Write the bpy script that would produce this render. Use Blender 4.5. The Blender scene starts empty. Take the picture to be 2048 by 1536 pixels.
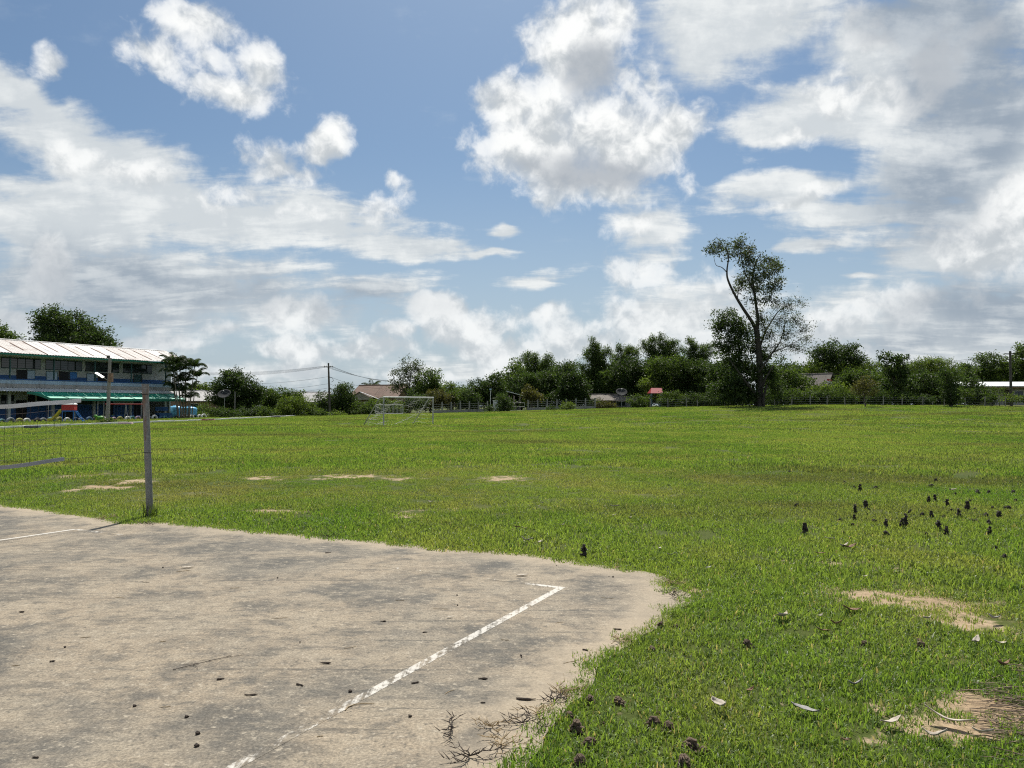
import bpy, bmesh, math, random
import numpy as np
from mathutils import Vector, Matrix, Quaternion

# ------------------------------------------------------------------ camera
SC = bpy.context.scene
COL = SC.collection
FPX = 1538.0            # focal length in photograph pixels (2048 wide)
CAM_H = 1.55
PITCH = math.radians(1.64)
cam_data = bpy.data.cameras.new("camera")
cam_data.sensor_width = 36.0
cam_data.lens = 36.0 * FPX / 2048.0
cam_data.clip_start = 0.05
cam_data.clip_end = 6000.0
cam = bpy.data.objects.new("camera", cam_data)
cam.location = (0, 0, CAM_H)
cam.rotation_euler = (math.radians(90) + PITCH, 0, 0)
COL.objects.link(cam)
SC.camera = cam

SC.view_settings.view_transform = 'Standard'
SC.view_settings.look = 'None'
SC.view_settings.exposure = 0.42
SC.view_settings.gamma = 1.0
SC.view_settings.use_curve_mapping = False
SC.render.engine = 'CYCLES'
SC.cycles.use_denoising = False
SC.cycles.pixel_filter_type = 'BLACKMAN_HARRIS'
SC.cycles.filter_width = 1.15
SC.cycles.use_adaptive_sampling = True
SC.cycles.adaptive_threshold = 0.02
SC.cycles.max_bounces = 6
SC.cycles.diffuse_bounces = 3
SC.cycles.glossy_bounces = 3
SC.cycles.transmission_bounces = 4
SC.cycles.transparent_max_bounces = 8
SC.cycles.sample_clamp_indirect = 6.0

SUN_EL = math.radians(57.0)
SUN_AZ = math.radians(3.5)          # to the right of straight ahead (+Y)


def ray(px, py):
    """direction through a photograph pixel, scaled to y = 1"""
    c = (px - 1024.0) / FPX
    s = (768.0 - py) / FPX
    y = math.cos(PITCH) - s * math.sin(PITCH)
    z = math.sin(PITCH) + s * math.cos(PITCH)
    return c / y, z / y


def azel(px, py):
    a, b = ray(px, py)
    return math.atan2(a, 1.0), math.atan2(b, math.hypot(a, 1.0))


# ------------------------------------------------------------------ node expression helper
class NT:
    def __init__(self, tree):
        self.t = tree

    def node(self, kind, **kw):
        n = self.t.nodes.new(kind)
        for k, v in kw.items():
            setattr(n, k, v)
        return n

    def link(self, a, b):
        self.t.links.new(a, b)

    def put(self, sock, v):
        if isinstance(v, S):
            v = v.s
        if isinstance(v, bpy.types.NodeSocket):
            self.t.links.new(v, sock)
        else:
            if isinstance(v, (tuple, list)) and len(v) == 3 and sock.type == 'RGBA':
                v = (*v, 1.0)
            sock.default_value = v

    def math(self, op, a, b=None, c=None, clamp=False):
        n = self.node('ShaderNodeMath', operation=op)
        n.use_clamp = clamp
        self.put(n.inputs[0], a)
        if b is not None:
            self.put(n.inputs[1], b)
        if c is not None:
            self.put(n.inputs[2], c)
        return S(self, n.outputs[0])

    def vec(self, op, a, b=None, scale=None):
        n = self.node('ShaderNodeVectorMath', operation=op)
        self.put(n.inputs[0], a)
        if b is not None:
            self.put(n.inputs[1], b)
        if scale is not None:
            self.put(n.inputs['Scale'], scale)
        return S(self, n.outputs['Value'] if op in ('LENGTH', 'DOT_PRODUCT', 'DISTANCE') else n.outputs['Vector'])

    def smooth(self, x, lo, hi, a=0.0, b=1.0, kind='SMOOTHSTEP'):
        n = self.node('ShaderNodeMapRange', interpolation_type=kind)
        for i, v in enumerate((x, lo, hi, a, b)):
            self.put(n.inputs[i], v)
        return S(self, n.outputs[0])

    def noise(self, vec, scale, detail=4.0, rough=0.55, lac=2.0, dist=0.0, dims='3D', color=False):
        n = self.node('ShaderNodeTexNoise', noise_dimensions=dims)
        self.put(n.inputs['Vector'], vec)
        self.put(n.inputs['Scale'], scale)
        n.inputs['Detail'].default_value = detail
        n.inputs['Roughness'].default_value = rough
        n.inputs['Lacunarity'].default_value = lac
        n.inputs['Distortion'].default_value = dist
        return S(self, n.outputs['Color' if color else 'Fac'])

    def voronoi(self, vec, scale, feature='F1', out='Distance', rand=1.0):
        n = self.node('ShaderNodeTexVoronoi', feature=feature)
        self.put(n.inputs['Vector'], vec)
        self.put(n.inputs['Scale'], scale)
        n.inputs['Randomness'].default_value = rand
        return S(self, n.outputs[out])

    def mix(self, f, a, b, blend='MIX'):
        n = self.node('ShaderNodeMix', data_type='RGBA', blend_type=blend)
        n.clamp_factor = True
        self.put(n.inputs[0], f)
        self.put(n.inputs[6], a)
        self.put(n.inputs[7], b)
        return S(self, n.outputs[2])

    def combine(self, x, y, z=0.0):
        n = self.node('ShaderNodeCombineXYZ')
        for i, v in enumerate((x, y, z)):
            self.put(n.inputs[i], v)
        return S(self, n.outputs[0])

    def sep(self, v):
        n = self.node('ShaderNodeSeparateXYZ')
        self.put(n.inputs[0], v)
        return [S(self, o) for o in n.outputs]

    def mapping(self, v, loc=(0, 0, 0), rot=(0, 0, 0), scale=(1, 1, 1), kind='POINT'):
        n = self.node('ShaderNodeMapping', vector_type=kind)
        self.put(n.inputs['Vector'], v)
        n.inputs['Location'].default_value = loc
        n.inputs['Rotation'].default_value = rot
        n.inputs['Scale'].default_value = scale
        return S(self, n.outputs[0])

    def attr(self, name, out='Fac'):
        n = self.node('ShaderNodeAttribute', attribute_name=name)
        return S(self, n.outputs[out])


class S:
    def __init__(self, nt, s):
        self.nt, self.s = nt, s

    def __add__(self, o): return self.nt.math('ADD', self, o)
    __radd__ = __add__
    def __mul__(self, o): return self.nt.math('MULTIPLY', self, o)
    __rmul__ = __mul__
    def __sub__(self, o): return self.nt.math('SUBTRACT', self, o)
    def __rsub__(self, o): return self.nt.math('SUBTRACT', o, self)
    def max(self, o): return self.nt.math('MAXIMUM', self, o)
    def min(self, o): return self.nt.math('MINIMUM', self, o)
    def clamp(self): return self.nt.math('ADD', self, 0.0, clamp=True)


# ------------------------------------------------------------------ sky
def build_world():
    w = bpy.data.worlds.new("World")
    SC.world = w
    w.use_nodes = True
    t = w.node_tree
    t.nodes.clear()
    n = NT(t)
    out = n.node('ShaderNodeOutputWorld')
    sky = n.node('ShaderNodeTexSky', sky_type='NISHITA')
    sky.sun_disc = False
    sky.sun_elevation = SUN_EL
    sky.sun_rotation = SUN_AZ
    sky.altitude = 120.0
    sky.air_density = 1.0
    sky.dust_density = 1.6
    sky.ozone_density = 1.4
    D = S(n, n.node('ShaderNodeTexCoord').outputs['Generated'])
    x, y, z = n.sep(D)
    az = n.math('ARCTAN2', x, y)
    el = n.math('ARCSINE', z)

    def warp(amp, scale, det, seed):
        c = n.noise(n.vec('ADD', D, (seed, seed * 1.7, -seed)), scale, det, 0.55, color=True)
        return n.vec('SCALE', n.vec('SUBTRACT', c, (0.5, 0.5, 0.5)), scale=amp)

    P0 = n.combine(az, el, 0.0)
    Pw = n.vec('ADD', P0, warp(0.06, 9.0, 3.0, 3.1))

    def blobs(lst, pos0, grow=1.0):
        acc = None
        px_, py_, _ = n.sep(pos0)
        pos0 = n.combine(px_, py_, 0.0)
        pos = pos0
        for i, b in enumerate(lst):
            px, py, rx, ry = b[:4]
            wt = b[4] if len(b) > 4 else 1.0
            rot = math.radians(b[5]) if len(b) > 5 else 0.0
            a, e = azel(px, py)
            k = math.cos(a)
            ix, iy = 1.0 / (rx * grow / FPX * k * k), 1.0 / (ry * grow / FPX * k)
            if rot == 0.0:
                m = n.node('ShaderNodeVectorMath', operation='MULTIPLY_ADD')
                n.put(m.inputs[0], pos)
                m.inputs[1].default_value = (ix, iy, 0)
                m.inputs[2].default_value = (-a * ix, -e * iy, 0)
                m = S(n, m.outputs[0])
            else:
                c, s = math.cos(rot), math.sin(rot)
                d = n.vec('SUBTRACT', pos, (a, e, 0))
                m = n.combine(n.vec('DOT_PRODUCT', d, (c * ix, s * ix, 0)), n.vec('DOT_PRODUCT', d, (-s * iy, c * iy, 0)), 0)
            L = n.vec('LENGTH', m)
            v = (1.0 - L) if wt == 1.0 else n.math('MULTIPLY_ADD', L, -wt, wt)
            acc = v if acc is None else n.math('SMOOTH_MAX', acc, v, 0.2)
            if i % 6 == 5:
                # later blobs wait for the ones before, so that the shader needs little memory
                pos = n.vec('ADD', pos0, acc * 1e-7)
        return acc

    # heaped clouds with crisp edges
    CUM = [(1150, 110, 130, 120), (1040, 215, 120, 80), (1095, 300, 170, 110), (1230, 290, 190, 110),
           (1345, 250, 110, 62), (1170, 370, 170, 70, .85), (1240, 30, 60, 60, .8), (1095, 400, 70, 45, .7),
           (1290, 180, 80, 90, .6),
           (400, 50, 105, 52, .9), (305, 112, 95, 46, .7), (430, 115, 70, 46, .5), (530, 150, 66, 66, .7), (480, 190, 120, 46, .85), (120, 130, 50, 40, .5),
           (655, 278, 92, 44, 1, 22), (560, 335, 110, 55, .8),
           (795, 368, 30, 30, .5),
           (895, 612, 100, 42), (935, 655, 110, 60), (985, 705, 110, 55, .9),
           (1080, 640, 90, 48, .8), (580, 625, 85, 45, .9), (320, 690, 120, 32, .8), (590, 700, 110, 30, .8), (440, 662, 90, 26, .6),
           (105, 528, 62, 50, .9), (85, 575, 60, 44, .7), (30, 648, 90, 34, .8),
           (740, 700, 120, 46, .8), (800, 660, 60, 22, .6),
           (1170, 690, 170, 65, .8), (1330, 640, 190, 95, .75), (1285, 530, 110, 75, .75), (1440, 660, 160, 75, .75),
           (2030, 420, 105, 85), (1985, 490, 150, 75, .9), (1660, 640, 130, 46, .6), (1830, 600, 160, 60, .7),
           (1700, 705, 150, 40, .6),
           (1720, 190, 190, 70, .62), (1850, 110, 190, 80, .6), (1570, 275, 130, 36, .62), (1640, 60, 190, 50, .5), (1600, 395, 140, 34, .6), (1270, 440, 80, 70, .6),
           (690, 420, 130, 34, .5), (480, 400, 200, 50, .45), (250, 350, 200, 50, .4),
           (150, 745, 160, 30, .6), (480, 750, 170, 26, .7), (850, 755, 190, 30, .7), (640, 745, 110, 30, .7), (1100, 750, 170, 34, .7), (1400, 740, 190, 36, .6), (1820, 742, 260, 32, .6)]
    # thin sheets and veils
    VEIL = [(60, 210, 250, 50, 1, -27), (230, 320, 400, 100, 1, -18), (420, 420, 420, 95), (120, 440, 340, 120),
            (640, 445, 270, 60), (830, 484, 190, 36, .9), (300, 570, 560, 130, .9), (740, 565, 200, 45, .6), (600, 610, 330, 70, .6),
            (100, 680, 300, 80, .7),
            (1480, 50, 300, 110, .9), (1400, 130, 130, 110, .7), (1720, 215, 310, 110), (1620, 255, 220, 60), (1850, 90, 330, 170),
            (1970, 300, 240, 250), (1840, 370, 190, 150, .9), (1570, 400, 230, 48, .85), (1740, 440, 240, 62, .9),
            (1600, 507, 110, 17, .9), (1720, 560, 75, 9, .7), (1010, 468, 50, 16, .8),
            (1290, 455, 95, 110, .75), (1390, 620, 210, 90, .6), (1060, 555, 110, 22, .6),
            (1920, 650, 340, 140), (1750, 610, 220, 50, .7), (1520, 710, 300, 60, .6), (1000, 745, 420, 40, .5), (400, 750, 420, 30, .4), (1650, 748, 480, 36, .4),
            (960, 500, 80, 12, .8), (1880, 510, 210, 90, .9)]
    # where the sheets are thick and grey underneath
    GREY = [(1190, 150, 70, 70, 1.1), (1190, 355, 170, 42, .95), (1050, 330, 90, 30, .5), (1930, 130, 200, 170, 1.2), (1840, 30, 160, 90, 1.1), (1990, 260, 120, 140, .9),
            (1850, 400, 170, 150, .8), (1750, 500, 160, 60, .6), (1960, 610, 260, 90, .9),
            (300, 570, 620, 90, .75), (200, 640, 420, 80, .75), (700, 600, 260, 70, .6), (1800, 680, 330, 60, .6),
            (640, 330, 60, 30, .35), (1500, 690, 200, 60, .4)]
    # directions the photograph does not show: the same broken cloud goes on
    away = n.smooth(n.math('ABSOLUTE', az), 0.66, 0.95).max(n.smooth(el, 0.50, 0.72))
    drift = n.noise(D, 2.6, 5.0, 0.55)

    fb = n.noise(n.vec('ADD', D, warp(0.02, 26.0, 2.0, 7.7)), 17.0, 9.0, 0.58)
    cc = blobs(CUM, Pw, 1.22)
    cc = n.math('MAXIMUM', cc, -1.0)
    ccx = n.math('MAXIMUM', cc, away * ((drift - 0.54) * 5.0) + (away - 1.0) * 2.0)
    vor = n.node('ShaderNodeTexVoronoi', voronoi_dimensions='2D', feature='F1')
    n.put(vor.inputs['Vector'], n.vec('ADD', P0, warp(0.012, 40.0, 1.0, 5.2)))
    vor.inputs['Scale'].default_value = 20.0
    vor.inputs['Detail'].default_value = 2.5
    vor.inputs['Roughness'].default_value = 0.55
    vor.normalize = True
    puff = 0.5 - S(n, vor.outputs['Distance'])
    dens = ccx * 1.75 + (fb - 0.5) * 2.5 + puff * 0.4 - 0.30
    a_c = n.smooth(dens, 0.12, 0.62)
    thick = n.smooth(dens, 0.3, 1.15)

    # streaked sheets: noise in the plane of a cloud deck seen in perspective
    zz = n.math('MAXIMUM', z, 0.0) + 0.16
    deck = n.combine(n.math('DIVIDE', x, zz), n.math('DIVIDE', y, zz), 0.0)
    st = n.noise(n.mapping(deck, (0, 0, 0), (0, 0, math.radians(24)), (1.0, 1.9, 1)), 3.4, 8.0, 0.60, dist=0.3)
    st2 = n.noise(D, 13.0, 8.0, 0.62)
    vv = n.math('MAXIMUM', blobs(VEIL, n.vec('ADD', P0, warp(0.07, 6.0, 4.0, 1.3)), 1.12), -1.0)
    vvx = n.math('MAXIMUM', vv, away * ((n.noise(D, 1.9, 3.0, 0.5) - 0.46) * 4.0) + (away - 1.0) * 2.0)
    vd = vvx * 1.45 + (st - 0.5) * n.smooth(el, 0.03, 0.22, 0.3, 1.9) + (st2 - 0.5) * 1.5
    a_v = n.smooth(vd, 0.18, 0.85) * 0.92
    # loose wisps everywhere, faint
    a_w = n.smooth(st + (st2 - 0.5) * 0.8, 0.62, 0.92) * 0.22 * n.smooth(el, 0.04, 0.2)

    gg = n.math('MAXIMUM', blobs(GREY, Pw, 1.15), 0.0) + (n.noise(D, 9.0, 7.0, 0.62) - 0.5) * 1.0
    gs = n.smooth(gg, 0.0, 0.75)
    # light and shade inside the heaps: compare the heap with itself a little towards the sun
    fb2 = n.noise(n.vec('ADD', n.vec('ADD', D, (0.0, 0.0, 0.018)), warp(0.02, 26.0, 2.0, 7.7)), 17.0, 5.0, 0.58)
    relief = n.smooth(fb - fb2 + puff * 0.12, -0.12, 0.14)

    veil_col = n.mix(gs, (0.66, 0.70, 0.72), (0.33, 0.39, 0.46))
    veil_col = n.mix(n.smooth(st + (st2 - 0.5) * 0.9, 0.42, 0.74) * (1.0 - gs * 0.6), veil_col, (0.88, 0.90, 0.89))
    cum_col = n.mix(relief, (0.55, 0.59, 0.62), (0.98, 0.99, 0.98))
    cum_col = n.mix(gs * 0.85, cum_col, (0.40, 0.44, 0.49))
    low = n.smooth(el, 0.02, 0.30)
    cum_col = n.mix(low, n.mix(0.25, cum_col, (0.58, 0.65, 0.70)), cum_col)

    blue = n.vec('MULTIPLY', sky.outputs['Color'], (0.058, 0.072, 0.080))
    horizon = n.smooth(el, 0.0, 0.34)
    base = n.mix(horizon, n.mix(0.72, blue, (0.50, 0.585, 0.67)), blue)
    c1 = n.mix(a_w, base, (0.62, 0.69, 0.76))
    c2 = n.mix(a_v, c1, veil_col)
    c3 = n.mix(a_c * (0.72 + 0.28 * thick), c2, cum_col)
    bg = n.node('ShaderNodeBackground')
    n.put(bg.inputs['Color'], c3)
    bg.inputs['Strength'].default_value = 0.76
    n.link(bg.outputs[0], out.inputs['Surface'])
    w.cycles.sampling_method = 'NONE'


build_world()
sun_d = bpy.data.lights.new("sun", 'SUN')
sun_d.energy = 4.9
sun_d.angle = math.radians(0.53)
sun_d.color = (1.0, 0.955, 0.88)
sun = bpy.data.objects.new("sun", sun_d)
sdir = Vector((math.sin(SUN_AZ) * math.cos(SUN_EL), math.cos(SUN_AZ) * math.cos(SUN_EL), math.sin(SUN_EL)))
sun.rotation_euler = sdir.to_track_quat('Z', 'Y').to_euler()
sun.location = (10, 40, 60)
COL.objects.link(sun)
# ------------------------------------------------------------------ helpers
RNG = np.random.default_rng(11)
random.seed(11)


def sstep(x, a, b):
    t = np.clip((np.asarray(x, float) - a) / (b - a), 0, 1)
    return t * t * (3 - 2 * t)


def hash2(ix, iy, seed):
    h = (ix.astype(np.int64) * 374761393 + iy.astype(np.int64) * 668265263 + seed * 69069) & 0x7fffffff
    h = ((h ^ (h >> 13)) * 1274126177) & 0x7fffffff
    return ((h ^ (h >> 16)) & 0xffff) / 65535.0


def vnoise(x, y, scale, seed=0, octaves=4):
    x = np.asarray(x, float) * scale
    y = np.asarray(y, float) * scale
    tot, amp, s = 0.0, 1.0, 0.0
    for o in range(octaves):
        ix, iy = np.floor(x), np.floor(y)
        fx, fy = x - ix, y - iy
        fx, fy = fx * fx * (3 - 2 * fx), fy * fy * (3 - 2 * fy)
        a = hash2(ix, iy, seed + o); b = hash2(ix + 1, iy, seed + o)
        c = hash2(ix, iy + 1, seed + o); d = hash2(ix + 1, iy + 1, seed + o)
        tot = tot + amp * ((a * (1 - fx) + b * fx) * (1 - fy) + (c * (1 - fx) + d * fx) * fy)
        s += amp
        amp *= 0.5
        x, y = x * 2.03 + 17.1, y * 2.03 - 9.7
    return tot / s


def ground_z(x, y):
    rise = 1.75 * sstep(x, -45, 50) * sstep(y, 48, 108)
    bump = (vnoise(x, y, 0.13, 5, 2) - 0.5) * 0.05 * sstep(np.hypot(x, y), 9, 25)
    return rise + bump


def gz(x, y):
    return float(ground_z(np.array([x]), np.array([y]))[0])


def at(px, py, d):
    """world point seen at a photograph pixel, at depth y = d"""
    a, b = ray(px, py)
    return Vector((a * d, d, CAM_H + b * d))


def gp(px, py):
    """point of the flat near ground under a photograph pixel"""
    a, b = ray(px, py)
    d = -CAM_H / b
    return Vector((a * d, d, 0.0))


def gx(px, d):
    """ground point at depth d in the column of a photograph pixel"""
    x = (px - 1024.0) / FPX * d
    return Vector((x, d, gz(x, d)))


def mesh_np(name, verts, faces, smooth=False):
    """verts (N,3), faces (M,k) arrays"""
    verts = np.asarray(verts, np.float32)
    faces = np.asarray(faces, np.int32)
    me = bpy.data.meshes.new(name)
    me.vertices.add(len(verts))
    me.vertices.foreach_set('co', verts.ravel())
    k = faces.shape[1]
    me.loops.add(faces.size)
    me.loops.foreach_set('vertex_index', faces.ravel())
    me.polygons.add(len(faces))
    me.polygons.foreach_set('loop_start', np.arange(0, faces.size, k, dtype=np.int32))
    if smooth:
        me.polygons.foreach_set('use_smooth', np.ones(len(faces), bool))
    me.update(calc_edges=True)
    return me


def link(name, me, mat=None, parent=None):
    o = bpy.data.objects.new(name, me)
    COL.objects.link(o)
    if mat is not None and me is not None and not me.materials:
        me.materials.append(mat)
    if parent is not None:
        o.parent = parent
    return o


def tag(o, label=None, cat=None, group=None, kind=None):
    if label: o['label'] = label
    if cat: o['category'] = cat
    if group: o['group'] = group
    if kind: o['kind'] = kind
    return o


def thing(name, label, cat, loc=(0, 0, 0), rz=0.0, group=None):
    o = bpy.data.objects.new(name, None)
    o.empty_display_size = 0.2
    o.location = loc
    o.rotation_euler = (0, 0, rz)
    COL.objects.link(o)
    return tag(o, label, cat, group)


class MB:
    """collects simple solids, then becomes one mesh object"""
    def __init__(self):
        self.v, self.f = [], []

    def add(self, vs, fs):
        k = len(self.v)
        self.v += [tuple(p) for p in vs]
        self.f += [tuple(i + k for i in q) for q in fs]
        return self

    def box(self, c, s, m=None):
        x, y, z = (a / 2 for a in s)
        vs = [Vector((c[0] + i * x, c[1] + j * y, c[2] + k * z)) for k in (-1, 1) for j in (-1, 1) for i in (-1, 1)]
        if m is not None:
            vs = [m @ v for v in vs]
        return self.add(vs, [(0, 2, 3, 1), (4, 5, 7, 6), (0, 1, 5, 4), (2, 6, 7, 3), (0, 4, 6, 2), (1, 3, 7, 5)])

    def hexa(self, p8):
        return self.add(p8, [(0, 3, 2, 1), (4, 5, 6, 7), (0, 1, 5, 4), (1, 2, 6, 5), (2, 3, 7, 6), (3, 0, 4, 7)])

    def tube(self, pts, rad, n=8, cap=True):
        pts = [Vector(p) for p in pts]
        if not hasattr(rad, '__len__'):
            rad = [rad] * len(pts)
        rings = []
        up = None
        for i, p in enumerate(pts):
            d = (pts[min(i + 1, len(pts) - 1)] - pts[max(i - 1, 0)])
            d = d.normalized() if d.length > 1e-9 else Vector((0, 0, 1))
            if up is None:
                up = d.orthogonal().normalized()
            up = (up - d * up.dot(d))
            up = up.normalized() if up.length > 1e-6 else d.orthogonal().normalized()
            side = d.cross(up)
            rings.append([p + (up * math.cos(2 * math.pi * k / n) + side * math.sin(2 * math.pi * k / n)) * rad[i] for k in range(n)])
        vs = [q for r in rings for q in r]
        fs = [(i * n + k, i * n + (k + 1) % n, (i + 1) * n + (k + 1) % n, (i + 1) * n + k) for i in range(len(pts) - 1) for k in range(n)]
        if cap:
            fs.append(tuple(range(n - 1, -1, -1)))
            fs.append(tuple((len(pts) - 1) * n + k for k in range(n)))
        return self.add(vs, fs)

    def lathe(self, prof, n=20, m=None):
        """prof: list of (r, z)"""
        vs = [Vector((r * math.cos(2 * math.pi * k / n), r * math.sin(2 * math.pi * k / n), z)) for r, z in prof for k in range(n)]
        if m is not None:
            vs = [m @ v for v in vs]
        fs = [(i * n + k, i * n + (k + 1) % n, (i + 1) * n + (k + 1) % n, (i + 1) * n + k) for i in range(len(prof) - 1) for k in range(n)]
        return self.add(vs, fs)

    def mesh(self, name, smooth=False):
        me = bpy.data.meshes.new(name)
        me.from_pydata(self.v, [], self.f)
        if smooth:
            me.polygons.foreach_set('use_smooth', np.ones(len(me.polygons), bool))
        me.update()
        return me

    def build(self, name, mat, parent=None, smooth=False):
        return link(name, self.mesh(name, smooth), mat, parent)


# ------------------------------------------------------------------ materials
def new_mat(name):
    m = bpy.data.materials.new(name)
    m.use_nodes = True
    t = m.node_tree
    b = t.nodes.get('Principled BSDF')
    return m, NT(t), b


def simple(name, col, rough=0.7, metal=0.0, spec=0.4, vary=0.12, vscale=3.0, bump=0.0, dirt=None, dirt_amt=0.4, dirt_scale=1.2):
    m, n, b = new_mat(name)
    pos = S(n, n.node('ShaderNodeNewGeometry').outputs['Position'])
    f = n.noise(pos, vscale, 5.0, 0.6)
    k = n.smooth(f, 0.3, 0.7, 1.0 - vary, 1.0 + vary, 'LINEAR')
    c = n.vec('SCALE', tuple(col), scale=k)
    if dirt is not None:
        d = n.noise(n.mapping(pos, (3, 1, 7), (0, 0, 0), (1, 1, 0.35)), dirt_scale, 6.0, 0.62)
        c = n.mix(n.smooth(d, 0.5, 0.72) * dirt_amt, c, dirt)
    n.put(b.inputs['Base Color'], c)
    n.put(b.inputs['Roughness'], rough)
    b.inputs['Metallic'].default_value = metal
    b.inputs['Specular IOR Level'].default_value = spec
    if bump:
        bp = n.node('ShaderNodeBump')
        bp.inputs['Strength'].default_value = bump
        bp.inputs['Distance'].default_value = 0.02
        n.put(bp.inputs['Height'], n.noise(pos, vscale * 9, 4.0, 0.6))
        n.link(bp.outputs[0], b.inputs['Normal'])
    return m


def leaf_mat(name, c0, c1, trans=0.45, rough=0.58, spec=0.2, tcol=None):
    """leaf: per-leaf tint between two colours, light shines through"""
    m, n, b = new_mat(name)
    tint = n.attr('tint')
    c = n.mix(tint, c0, c1)
    n.put(b.inputs['Base Color'], c)
    b.inputs['Roughness'].default_value = rough
    b.inputs['Specular IOR Level'].default_value = spec
    tr = n.node('ShaderNodeBsdfTranslucent')
    n.put(tr.inputs['Color'], n.vec('MULTIPLY', c, tcol or (1.5, 1.6, 0.8)))
    mx = n.node('ShaderNodeMixShader')
    mx.inputs[0].default_value = trans
    n.link(b.outputs[0], mx.inputs[1])
    n.link(tr.outputs[0], mx.inputs[2])
    n.link(mx.outputs[0], m.node_tree.nodes['Material Output'].inputs['Surface'])
    return m


# ------------------------------------------------------------------ bare patches and the court outline
BARE = []          # (x, y, rx, ry, strength)
for px, py, rpx, rpy, s in [
        (200, 976, 110, 8, .95), (270, 962, 80, 7, .85), (185, 953, 70, 6, .85), (400, 948, 40, 3, .5),
        (530, 956, 70, 6, .95), (700, 955, 80, 7, 1.0), (800, 957, 50, 5, .9), (1010, 958, 75, 11, .95), (590, 963, 40, 3, .5),
        (570, 1024, 100, 9, .9), (800, 1030, 65, 10, 1.0), (860, 1022, 110, 10, .5), (930, 1015, 80, 6, .45), (500, 1020, 70, 6, .45),
        (1760, 1190, 90, 20, 1.0), (1890, 1208, 90, 26, .9), (1960, 1230, 80, 26, .75), (1650, 1125, 60, 12, .4),
        (1990, 1320, 70, 16, .8), (2040, 1430, 130, 50, 1.1), (1960, 1400, 70, 22, .7), (1880, 1520, 70, 30, .7), (2000, 1500, 70, 40, .9),
        (1780, 1450, 45, 20, .4), (1740, 1390, 40, 16, .3), (1350, 1178, 40, 12, .9), (1250, 988, 80, 4, .35), (1400, 992, 160, 6, .3),
        (400, 985, 160, 7, .3), (90, 965, 90, 6, .3)]:
    c = gp(px, py)
    e = gp(px + rpx, py)
    f0, f1 = gp(px, py + rpy), gp(px, py - rpy)
    k = 1.0 if py < 1060 else 1.4
    BARE.append((c.x, (f0.y + f1.y) / 2, abs(e.x - c.x) * k, abs(f1.y - f0.y) / 2 * k, s * (.80 if py < 1060 else 1.1)))


def bare_field(x, y):
    x = np.asarray(x, float); y = np.asarray(y, float)
    acc = np.zeros_like(x)
    wx = x + (vnoise(x, y, 1.1, 21, 4) - 0.5) * 1.2
    wy = y + (vnoise(x, y, 1.1, 37, 4) - 0.5) * 1.2
    for (cx, cy, rx, ry, s) in BARE:
        d = np.hypot((wx - cx) / (rx * .95 + 0.05), (wy - cy) / (ry * .85 + 0.05))
        acc = np.maximum(acc, s * np.clip(1.25 - d, 0, 1))
    acc = acc * (0.05 + 1.65 * vnoise(x, y, 2.2, 77, 4))
    acc = acc * (0.30 + 1.35 * vnoise(x, y, 6.5, 177, 3))
    return np.clip(acc, 0, 0.72)


SLAB_PX = [(1385, 1192), (1330, 1168), (1336, 1157), (1290, 1147), (1200, 1132), (1100, 1117), (1000, 1107), (900, 1098), (800, 1089),
           (700, 1080), (600, 1071), (500, 1062), (420, 1053), (330, 1046), (262, 1047), (200, 1036), (140, 1027), (60, 1017), (0, 1011)]
SLAB = [gp(*p).to_2d() for p in SLAB_PX]
SLAB += [Vector((-9.6, 12.75)), Vector((-12.4, 14.3)), Vector((-19.0, 2.0)), Vector((-15.0, -4.6)), Vector((-4.6, -9.6)),
         Vector((-3.2, -6.0)), Vector((-2.05, -3.0)), Vector((-1.25, 0.2)), Vector((-0.55, 1.8))]
SLAB += [gp(*p).to_2d() for p in [(985, 1580), (1035, 1540), (1072, 1500), (1105, 1462), (1135, 1428), (1155, 1395), (1188, 1358), (1222, 1318), (1270, 1286), (1320, 1258), (1354, 1228), (1380, 1207)]]


def refine(poly, step, amp, seed):
    out = []
    k = 0
    for i, a in enumerate(poly):
        b = poly[(i + 1) % len(poly)]
        n = max(1, int((b - a).length / step))
        t = (b - a).normalized()
        nrm = Vector((t.y, -t.x))
        for j in range(n):
            p = a.lerp(b, j / n)
            w = float(vnoise(np.array([p.x * 3.0]), np.array([p.y * 3.0]), 1.6, seed, 4)[0]) - 0.5
            out.append(p + nrm * w * amp)
    return out


SLAB_R = refine(SLAB, 0.09, 0.16, 3)


def in_poly(x, y, poly):
    x = np.asarray(x, float); y = np.asarray(y, float)
    inside = np.zeros(x.shape, bool)
    j = len(poly) - 1
    for i in range(len(poly)):
        xi, yi = poly[i]; xj, yj = poly[j]
        c = ((yi > y) != (yj > y)) & (x < (xj - xi) * (y - yi) / (yj - yi + 1e-12) + xi)
        inside ^= c
        j = i
    return inside


def soil_nodes(n, pos):
    a = n.noise(pos, 0.9, 6.0, 0.6)
    b = n.noise(pos, 14.0, 6.0, 0.65)
    c = n.mix(n.smooth(a, 0.3, 0.7), (0.31, 0.225, 0.14), (0.42, 0.325, 0.215))
    c = n.mix(n.smooth(b, 0.52, 0.75), c, (0.24, 0.17, 0.10))
    return c, b


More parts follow.
